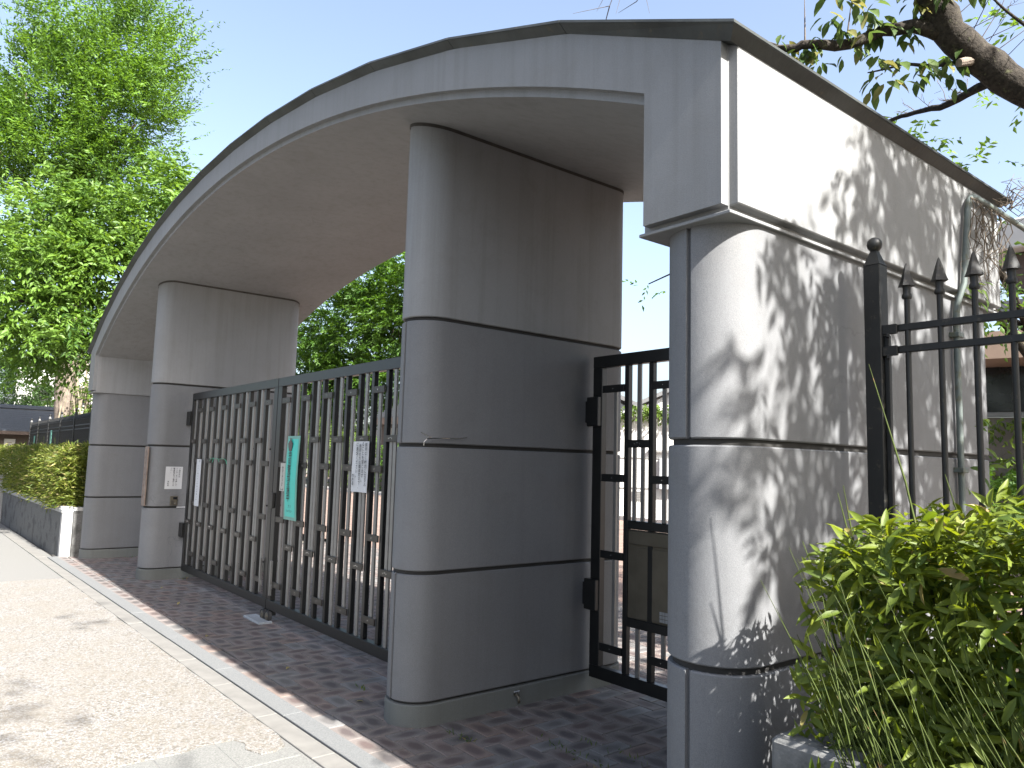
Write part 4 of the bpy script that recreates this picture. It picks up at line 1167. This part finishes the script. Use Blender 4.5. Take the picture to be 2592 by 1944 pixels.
# broad cherry just beyond the gateway, lower left
c2t = root('cherry_tree', (-8.6, 2.1, 0), 'broad bright green cherry tree spreading just beyond the far end of the gateway', 'tree')
mb = MB()
mb.tube(jig([(-8.6, 2.1, -.05), (-8.55, 2.0, 1.2), (-8.4, 1.8, 2.4), (-8.3, 1.5, 3.4)], .03, 6), lerp_r([.26, .2, .18, .14], 3, .06), 12)
ends = [(-7.2, -1.2, 3.9), (-6.9, .5, 4.6), (-7.1, 2.4, 4.8), (-8.8, -1.6, 4.6), (-9.8, .3, 5.2), (-8.3, .9, 5.6), (-6.7, 1.6, 5.5)]
for i, e in enumerate(ends): branchy(mb, (-8.4, 1.8, 2.4+.12*i), e, .09, .02, 30+i, .10)
mb.build('trunk', M['bark'], c2t, smooth=True)
foliage('crown', [(-7.0, .0, 5.3, .95, .9, .55, 1.2), (-7.3, -.95, 5.2, .9, .7, .5, .8), (-6.7, .85, 5.75, .8, .7, .5, 1.0), (-7.2, -.7, 4.5, 1.0, .8, .45, 1.1), (-6.9, .35, 4.6, 1.0, .9, .5, 1.2), (-7.4, -1.0, 3.75, .9, .6, .40, .8), (-7.1, -.1, 3.75, 1.0, .8, .45, 1.1), (-7.3, -.45, 3.15, .9, .8, .22, .6), (-6.6, 1.3, 5.2, .8, .7, .6, .7), (-8.6, .2, 4.6, 1.2, 1.5, 1.2, 1.1)],
        400, 8, 12, .46, .125, .38, M['leaf_cherry'], c2t, 111, .24, .42, .45, .8, .05, .5, .75)
# ivy clad stump beside the big trunk
iv = root('ivy_shrub', (-15.2, 1.6, 0), 'pale ivy stems and leaves crowding beside the tall tree trunk', 'shrub')
mb = MB(); g = random.Random(12)
for i in range(60):
    x, y = -15.2+g.gauss(0, .35), 1.55+g.gauss(0, .32); mb.tube([(x, y, 0), (x+g.uniform(-.2, .2), y+g.uniform(-.2, .2), 1.8), (x+g.uniform(-.4, .4), y+g.uniform(-.4, .4), 3.6+g.uniform(-.4, .9))], [.03, .022, .006], 5)
mb.build('stems', M['ivybark'], iv)['kind'] = 'stuff'
foliage('crown', [(-15.1, 1.9, 2.6, .6, .75, 1.3, 1)], 90, 8, 6, .28, .09, .6, M['leaf_ivy'], iv, 121, .2, .4, .5, .6)
# dark evergreen behind the shed
dk = root('evergreen_tree', (-27, -1.4, 0), 'dark dense evergreen standing behind the slate roofed hut', 'tree')
mb = MB(); branchy(mb, (-27, -1.4, -.1), (-27, -1.2, 4), .3, .12, 4); mb.build('trunk', M['bark'], dk)
foliage('crown', [(-27, .9, 4.0, 1.5, 1.25, 1.15, 1), (-27, -.2, 4.6, 1.5, 1.2, 1.5, .7), (-27.5, -2.5, 4.5, 1.6, 2, 1.8, .7), (-27, 1.9, 3.2, 1.0, .7, .7, .3)], 240, 10, 10, .4, .11, .42, M['leaf_dark'], dk, 131, .35, .3, .3)

# trees seen through the double gate opening
def back_tree(name, base, ells, label, seed, ncl, per, leaf=.15, mat='leaf_back', trunk=.16, bk='bark'):
    t = root(name, base, label, 'tree'); mb = MB()
    top = max(e[2] for e in ells)
    mb.tube(jig([base, (base[0]+.1, base[1], base[2]+1.4), (base[0]+.25, base[1]-.2, base[2]+2.6), (ells[0][0], ells[0][1], top)], .04, seed), lerp_r([trunk*1.4, trunk, trunk*.8, trunk*.3], 3, .05), 10)
    for i, e in enumerate(ells):
        for q in range(3):
            gq = random.Random(seed*10+i*3+q)
            branchy(mb, (base[0]+.2, base[1]-.1, base[2]+1.9+.25*q), (e[0]+e[3]*gq.uniform(-.7, .7), e[1]+e[4]*gq.uniform(-.7, .7), e[2]+e[5]*gq.uniform(-.5, .6)), trunk*.45, .02, seed+i*7+q, .07, 6, 6)
    mb.build('trunk', M[bk], t, smooth=True)
    foliage('crown', ells, ncl, per, 12, .6, leaf, .40, M[mat], t, seed, .38, .35, .4, .8, .05, .3)
    return t
back_tree('cherry_tree', (-36.84, 18.89, 0), [(-38.87, 18.36, 7.04, 4.05, 2.97, 3.78, 2.00), (-34.82, 18.36, 9.46, 4.05, 2.97, 4.05, 2.00), (-35.49, 17.81, 5.15, 4.05, 2.70, 2.43, 1.40), (-42.92, 18.62, 6.23, 3.51, 2.70, 3.78, 1.00)], 'leafy tree beyond the plaza seen above the middle of the double gate', 201, 560, 9, .23)
back_tree('cherry_tree', (-28.34, 19.98, 0), [(-28.88, 19.16, 9.20, 3.51, 2.97, 4.32, 2.00), (-31.31, 18.89, 11.62, 3.24, 2.70, 3.51, 1.50), (-29.15, 18.36, 5.68, 2.97, 2.43, 1.89, 1.00), (-25.64, 19.44, 10.82, 3.24, 2.70, 4.05, 1.00)], 'leafy tree beyond the plaza seen close beside the big pier', 211, 480, 9, .23, 'leaf_back')
back_tree('shrub', (-30.76, 15.76, 0), [(-31.32, 15.48, 1.78, 2.52, 1.26, 1.54, 1.00), (-27.40, 15.62, 1.50, 2.24, 1.12, 1.26, 1.00)], 'low green shrubs behind the white kerb left of the timber hut', 221, 110, 8, .16, 'leaf_ivy', .05)
back_tree('shrub', (-21.24, 14.78, 0), [(-21.80, 14.50, 1.29, 1.68, 0.84, 0.91, 1.00), (-18.72, 14.64, 1.64, 1.82, 0.98, 1.26, 1.00)], 'low green shrubs behind the white kerb in front of the timber hut', 231, 90, 8, .16, 'leaf_back', .05)

# ------------------------------------------------------------------ things beyond the gate
t = root('white_kerb', (-25, 13.5, 0), 'long white kerb edging the planted bed across the plaza', 'kerb')
for i in range(18): MB().box(-40+2.1*i+.01, -37.9+2.1*i-.01, 13.42, 13.62, -.05, .11, .01).build('kerbstone', M['white'], t)
tag(MB().box(-40, -3.0, 13.62, 26, -.05, .05).build('planting_bed', M['soil']), kind='structure')
t = root('timber_hut', (-22.4, 16, .05), 'small dark timber hut with grey tiled roof seen through the gate bars', 'hut')
MB().box(-24.2, -20.4, 14.9, 17.7, .03, 3.30).build('wall', M['dkwood'], t)
for k in range(8):
    z0 = 3.34+.115*k; y0 = 14.50+.25*k
    MB().box(-24.6, -20.0, y0, y0+.34, z0, z0+.10, .01).build('roof_course', M['tile_grey'], t)
MB().box(-24.55, -20.05, 14.52, 14.70, 3.06, 3.36).build('eave', M['brown'], t)
for k in range(9): MB().box(-23.6+.22*k, -23.54+.22*k, 14.84, 14.9, 1.85, 2.9).build('lattice_bar', M['paper2'], t)
MB().box(-23.7, -21.7, 14.85, 14.89, 1.75, 1.85).build('window_sill', M['paper2'], t)
t = root('white_house', (-38, 25, 0), 'white house front glimpsed between the trees behind the gate bars', 'house')
MB().box(-44, -32.5, 25, 33, 0, 5.5).build('wall', M['white'], t)
MB().box(-44.4, -32.1, 24.5, 33.5, 5.5, 5.8).build('roof', M['tile_grey'], t)
for k in range(3):
    w = MB().box(-42+3.4*k, -40.2+3.4*k, 24.95, 25.0, 1.1, 2.9).build('window', M['frame'], t)
    MB().box(-41.85+3.4*k, -40.35+3.4*k, 24.93, 24.96, 1.25, 2.75).build('pane', M['glass'], w)
# white annex seen through the side gate, ivy along its top
t = root('white_annex', (-7, 14, 0), 'bright white wall with ivy hanging over its top behind the side gate', 'building')
ax = Vector((.75, .66, 0)); nrm = Vector((.66, -.75, 0)); up = Vector((0, 0, 1))
c0 = Vector((-7.2, 14.0, 0))
MB().obox(c0+up*1.5-nrm*.2, (ax, nrm, up), (5.0, .2, 1.55)).build('wall', M['white'], t)
for z in (1.72, .88): MB().obox(c0+up*z+nrm*.012, (ax, nrm, up), (5.0, .012, .012)).build('string_course', M['frame'], t)
MB().obox(c0+ax*.55+up*1.30+nrm*.12, (ax, nrm, up), (.24, .12, .42)).build('meter_box', M['bin'], t)
mb = MB()
for k in range(6): mb.obox(c0-ax*.28+up*(.55+.045*k)+nrm*.015, (ax, nrm, up), (.16, .015, .012))
mb.build('vent', M['frame'], t)
MB().obox(c0+ax*.45+up*1.92+nrm*.06, (ax, nrm, up), (.45, .06, .03)).build('ledge', M['frame'], t)
iv2 = root('ivy', (-7.2, 14.0, 2.8), 'bright ivy spilling over the top of the white annex wall', 'plant')
g = np.random.default_rng(9); n = 900
P = np.array(c0)+np.outer(g.uniform(-4.8, 4.8, n), ax)+np.outer(g.uniform(-.1, .22, n), nrm)+np.outer(2.85+.38*g.random(n)**.8, up)
a, b_, c_, d_ = sprays(P, g.normal(0, 1, P.shape)+np.array(nrm)*.8+np.array([0, 0, -.6]), 5, .25, .11, .5, .8, .6, .4)
leaves_obj('foliage', a, b_, c_, d_, .6, M['leaf_ivy'], iv2)['kind'] = 'stuff'
for i, (dx, dn, w, h, lab) in enumerate(((-2.4, -7, 2.6, 4.6, 'pale house gable left above the ivy of the annex'), (.9, -9, 2.2, 4.45, 'pale house gable right above the ivy of the annex'))):
    t = root('gable_house', tuple(c0+ax*dx+nrm*dn), lab, 'house')
    c1 = c0+ax*dx+nrm*dn
    MB().obox(c1+up*1.6, (ax, nrm, up), (w, 2.0, 1.75)).build('wall', M['white'], t)
    V = []
    for sy in (2.3, -2.3):
        for (x, z) in ((-w-.5, 3.2), (0, h), (w+.5, 3.2), (w+.5, 3.06), (0, h-.16), (-w-.5, 3.06)): V.append(c1+ax*x+nrm*sy+up*z)
    F = [(0,1,7,6),(1,2,8,7),(3,2,1,4),(0,5,4,1),(6,7,10,11),(7,8,9,10),(5,11,10,4),(4,10,9,3),(2,3,9,8),(0,6,11,5)]
    MB().add(V, F).build('roof', M['tile_grey'], t)
    MB().add([c1+ax*(-w)+nrm*2.0+up*3.1, c1+ax*w+nrm*2.0+up*3.1, c1+nrm*2.0+up*(h-.2)], [(0,1,2)]).build('gable', M['white'], t)

# building at the right edge behind the iron fence
t = root('school_building', (3.6, 10.5, 0), 'low building with brown eaves and dark window band behind the end pier', 'building')
a2 = Vector((.95, .31, 0)); n2 = Vector((.31, -.95, 0)); c0 = Vector((3.3, 9.6, 0))
MB().obox(c0+up*1.15-n2*.3+a2*1.6, (a2, n2, up), (2.1, .3, 1.15)).build('wall', M['cwall'], t)
w = MB().obox(c0+up*2.72-n2*.35+a2*1.6, (a2, n2, up), (2.1, .22, .36)).build('window', M['frame'], t)
for k in range(5): MB().obox(c0+up*2.72-n2*.12+a2*(-.05+.83*k), (a2, n2, up), (.39, .012, .33)).build('pane', M['glass'], w)
MB().obox(c0+up*2.335+n2*.02+a2*1.6, (a2, n2, up), (2.12, .06, .03)).build('window_sill', M['frame'], t)
MB().obox(c0+up*3.20+n2*.15+a2*1.6, (a2, n2, up), (2.2, .7, .18)).build('eave', M['brown'], t)
MB().obox(c0+up*3.42-n2*.2+a2*1.6, (a2, n2, up), (2.15, .4, .05)).build('roof', M['tile_grey'], t)
t = root('back_building', (3.0, 15, 0), 'pale taller building with an overhanging roof and dark beam far behind the fence', 'building')
MB().box(2.5, 9, 14.6, 22, 0, 5.86).build('wall', M['white'], t)
MB().box(1.25, 9.5, 14.0, 22.5, 5.86, 6.45, .03).build('roof', M['white'], t)
MB().box(1.75, 9.4, 14.35, 14.6, 5.05, 5.86, .05).build('eave', M['dkwood'], t)
MB().box(1.30, 9.4, 14.2, 14.42, 4.60, 4.90, .02).build('beam', M['frame'], t)
MB().box(1.95, 2.15, 14.22, 14.40, 0, 4.6, .02).build('column', M['frame'], t)
iv3 = root('ivy', (3.4, 9.4, .2), 'pale creeper and shrubs growing up the low building wall', 'plant')
g = np.random.default_rng(19); n = 700
c0 = np.array((3.3, 9.6, 0)); A2 = np.array(a2); N2 = np.array(n2)
uu = g.uniform(-.5, 3.2, n); zz_ = np.where(g.random(n) < .35, 2.15+.14*g.random(n), 1.1+.75*g.random(n)**1.5)
P = c0+uu[:, None]*A2+g.uniform(.04, .35, n)[:, None]*N2+zz_[:, None]*np.array([0, 0, 1.])
a, b_, c_, d_ = sprays(P, g.normal(0, 1, P.shape)+N2*.8+np.array([0, 0, -.7]), 6, .25, .10, .5, .8, .6, .4)
leaves_obj('foliage', a, b_, c_, d_, .5, M['leaf_ivy'], iv3)['kind'] = 'stuff'
mb = MB(); g3 = random.Random(2)
for i in range(90):
    q = Vector(c0)+a2*g3.uniform(-.5, 3.2)+n2*.03+up*g3.uniform(.3, 2.1); mb.tube([q, q+a2*g3.uniform(-.3, .3)+up*g3.uniform(-.5, .1)+n2*.03, q+a2*g3.uniform(-.5, .5)-up*g3.uniform(.1, .9)], [.006, .005, .002], 4, False)
mb.build('stems', M['vine'], iv3)['kind'] = 'stuff'
sh = root('shrub', (3.4, 6.6, 0), 'dense green shrub on the ground between the fence and the low building', 'shrub')
mb = MB()
for i in range(9): branchy(mb, (3.7+.2*i, 6.6, 0), (3.6+.22*i, 6.5, 1.1), .02, .006, i)
mb.build('stems', M['twig'], sh)
foliage('crown', [(3.9, 6.5, .95, .75, .6, .55, 1), (4.9, 6.6, 1.0, .8, .6, .55, 1)], 90, 7, 7, .25, .085, .42, M['leaf_back'], sh, 241, .16, .3, .3)

# conduit on the end pier with dead creeper
t = root('conduit', (5.53, 1.56, 0), 'grey green conduit pipe bent over the end wall of the gateway', 'pipe')
xp = CX+PR+.024; xq = PX[4]+T2+.022
pts = [(xq, 1.50, .1), (xq, 1.50, 2.22), (xq+.004, 1.51, 2.30), (xp, 1.53, 2.40), (xp, 1.60, 2.74)]
for k in range(7):
    a = math.pi/2*k/6; pts.append((xp, 1.60+.10*(1-math.cos(a)), 2.74+.12*math.sin(a)))
pts += [(xp, 2.0, 2.86), (xp, 2.5, 2.85)]
MB().tube(pts, .0145, 10).build('tube', M['pipe'], t, smooth=50)
for z in (.9, 1.52, 2.15): MB().box(PX[4]+T2-.002, xq+.022, 1.47, 1.53, z-.012, z+.012, .003).build('clip', M['pipe'], t)
t = root('dead_creeper', (5.53, 1.7, 2.3), 'tangle of dead creeper stems hanging from the bent conduit', 'plant')
mb = MB(); g3 = random.Random(44)
for i in range(26):
    y = 1.62+.40*g3.random(); z = 2.84; q = [(xp+.01, y, z)]
    for k in range(7): y += g3.uniform(-.05, .05); z -= g3.uniform(.02, .10); q.append((xp+g3.uniform(-.012, .06), y, z))
    mb.tube(q, [.0024]*4+[.002, .0016, .0012, .0008], 4, False)
for i in range(14):
    y = 1.9+.3*g3.random(); z = 2.9; q = [(xp+.01, y, z)]
    for k in range(5): y += g3.uniform(-.02, .09); z += g3.uniform(-.05, .09); q.append((xp+g3.uniform(0, .1), y, z))
    mb.tube(q, [.003, .0025, .002, .0018, .0014, .001], 4, False)
mb.build('stems', M['vine'], t)['kind'] = 'stuff'
g = np.random.default_rng(4); n = 26
P = np.stack([np.full(n, xp+.03)+g.normal(0, .02, n), 1.52+.10*g.random(n), np.where(g.random(n) < .6, 2.30+.15*g.random(n), 1.35+.5*g.random(n))], 1)
leaves_obj('leaves', P, g.normal(0, 1, (n, 3))+np.array([.5, 0, -.7]), np.tile([1., 0, .3], (n, 1)), g.uniform(.04, .075, n), .5, M['leaf_ivy'], t, True)

# slate roofed hut at the far left
t = root('slate_hut', (-20.5, -3, 0), 'low hut with a blue slate roof and posters at the far end of the fence', 'hut')
xr = -20.0
MB().box(xr-4.0, xr-.5, -9, 1.4, 0, 2.05).build('wall', M['dkwood'], t)
rows = 11
mb = MB()
for k in range(rows):
    x1_ = xr-.05-.22*k; z = 2.03+.068*k
    mb.box(x1_-.30, x1_, -9.4, 1.9, z, z+.070, .004)
rf = mb.build('roof', M['tile_roof'], t)
MB().box(xr-2.75, xr-2.25, -9.4, 1.9, 2.80, 2.93, .02).build('ridge', M['tile_roof'], t)
MB().box(xr-.12, xr-.04, -9.4, 1.9, 1.93, 2.03).build('eave', M['dkwood'], t)
for i, (y, w, m) in enumerate(((-.35, .17, 'paper'), (-1.05, .15, 'paper2'), (-1.75, .2, 'tealedge'), (.2, .14, 'paper2'))):
    p = MB().box(xr-.50, xr-.46, y-w, y+w, .7, 1.80).build('poster', M[m], t)
    b = MB(); g3 = random.Random(i)
    for k in range(12):
        zz0 = 1.68-.07*k; b.box(xr-.461, xr-.455, y-.05+g3.uniform(-.03, .0), y+.03+g3.uniform(0, .03), zz0, zz0+g3.uniform(.008, .03))
    b.build('faint_writing', M['woodink'], p)
t = root('white_house', (-42, 3, 0), 'white house showing between the leaves above the slate roofed hut', 'house')
MB().box(-48, -42, 2.2, 6.5, 0, 6.4).build('wall', M['white'], t)
MB().box(-48.4, -41.6, 1.8, 6.9, 6.4, 6.7).build('roof', M['tile_grey'], t)
for k in range(2):
    w = MB().box(-42.0, -41.95, 3.0+1.9*k, 4.0+1.9*k, 4.0, 5.2).build('window', M['frame'], t)
    MB().box(-41.955, -41.94, 3.1+1.9*k, 3.9+1.9*k, 4.1, 5.1).build('pane', M['glass'], w)

# weeds in the joints and dropped leaves
WP = []; g = np.random.default_rng(6)
for (cx, cy, sx, sy, k) in ((3.95, .55, .16, .03, 50), (4.15, .75, .12, .05, 40), (3.42, .20, .06, .015, 30), (2.35, .17, .04, .01, 16), (-2.75, .46, .10, .02, 30), (-5.05, .7, .02, .35, 60), (3.9, .2, .05, .02, 8), (4.6, 2.6, .4, .1, 60)):
    WP.append(np.stack([cx+g.normal(0, sx, k), cy+g.normal(0, sy, k), np.full(k, -.004)], 1))
WP = np.concatenate(WP)
o = leaves_obj('weeds', WP, g.normal(0, .8, WP.shape)+np.array([0, 0, .8]), g.normal(0, 1, WP.shape), g.uniform(.015, .045, len(WP)), .16, M['grass'], None); o['kind'] = 'stuff'
drop = near_leaf_variants(M['leaf_hedge'], .5)
spotsL = [((2.6, .05), 'curled dry leaf on the bricks close to the foot of the big pier'), ((-2.2, .1), 'dry leaf on the shaded bricks before the far pier'), ((3.9, -.1), 'dry leaf on the dark bricks right of the big pier'), ((1.62, -.02), 'small dry leaf on the shaded bricks left of the big pier'), ((-1.1, -.05), 'small dry leaf on the shaded bricks in front of the far gate leaf'), ((4.35, .12), 'small dry leaf on the bricks before the side gate'), ((.35, -.2), 'small dry leaf at the shadow edge on the bricks')]
for (x, y), lab in spotsL:
    o = place_leaf(None, drop, (x, y, .006), (random.uniform(-1, 1), random.uniform(-1, 1), .1), (0, .2, 1), .05, .97, 'fallen_leaf'); tag(o, lab, 'leaf', 'leaves dropped on the bricks')
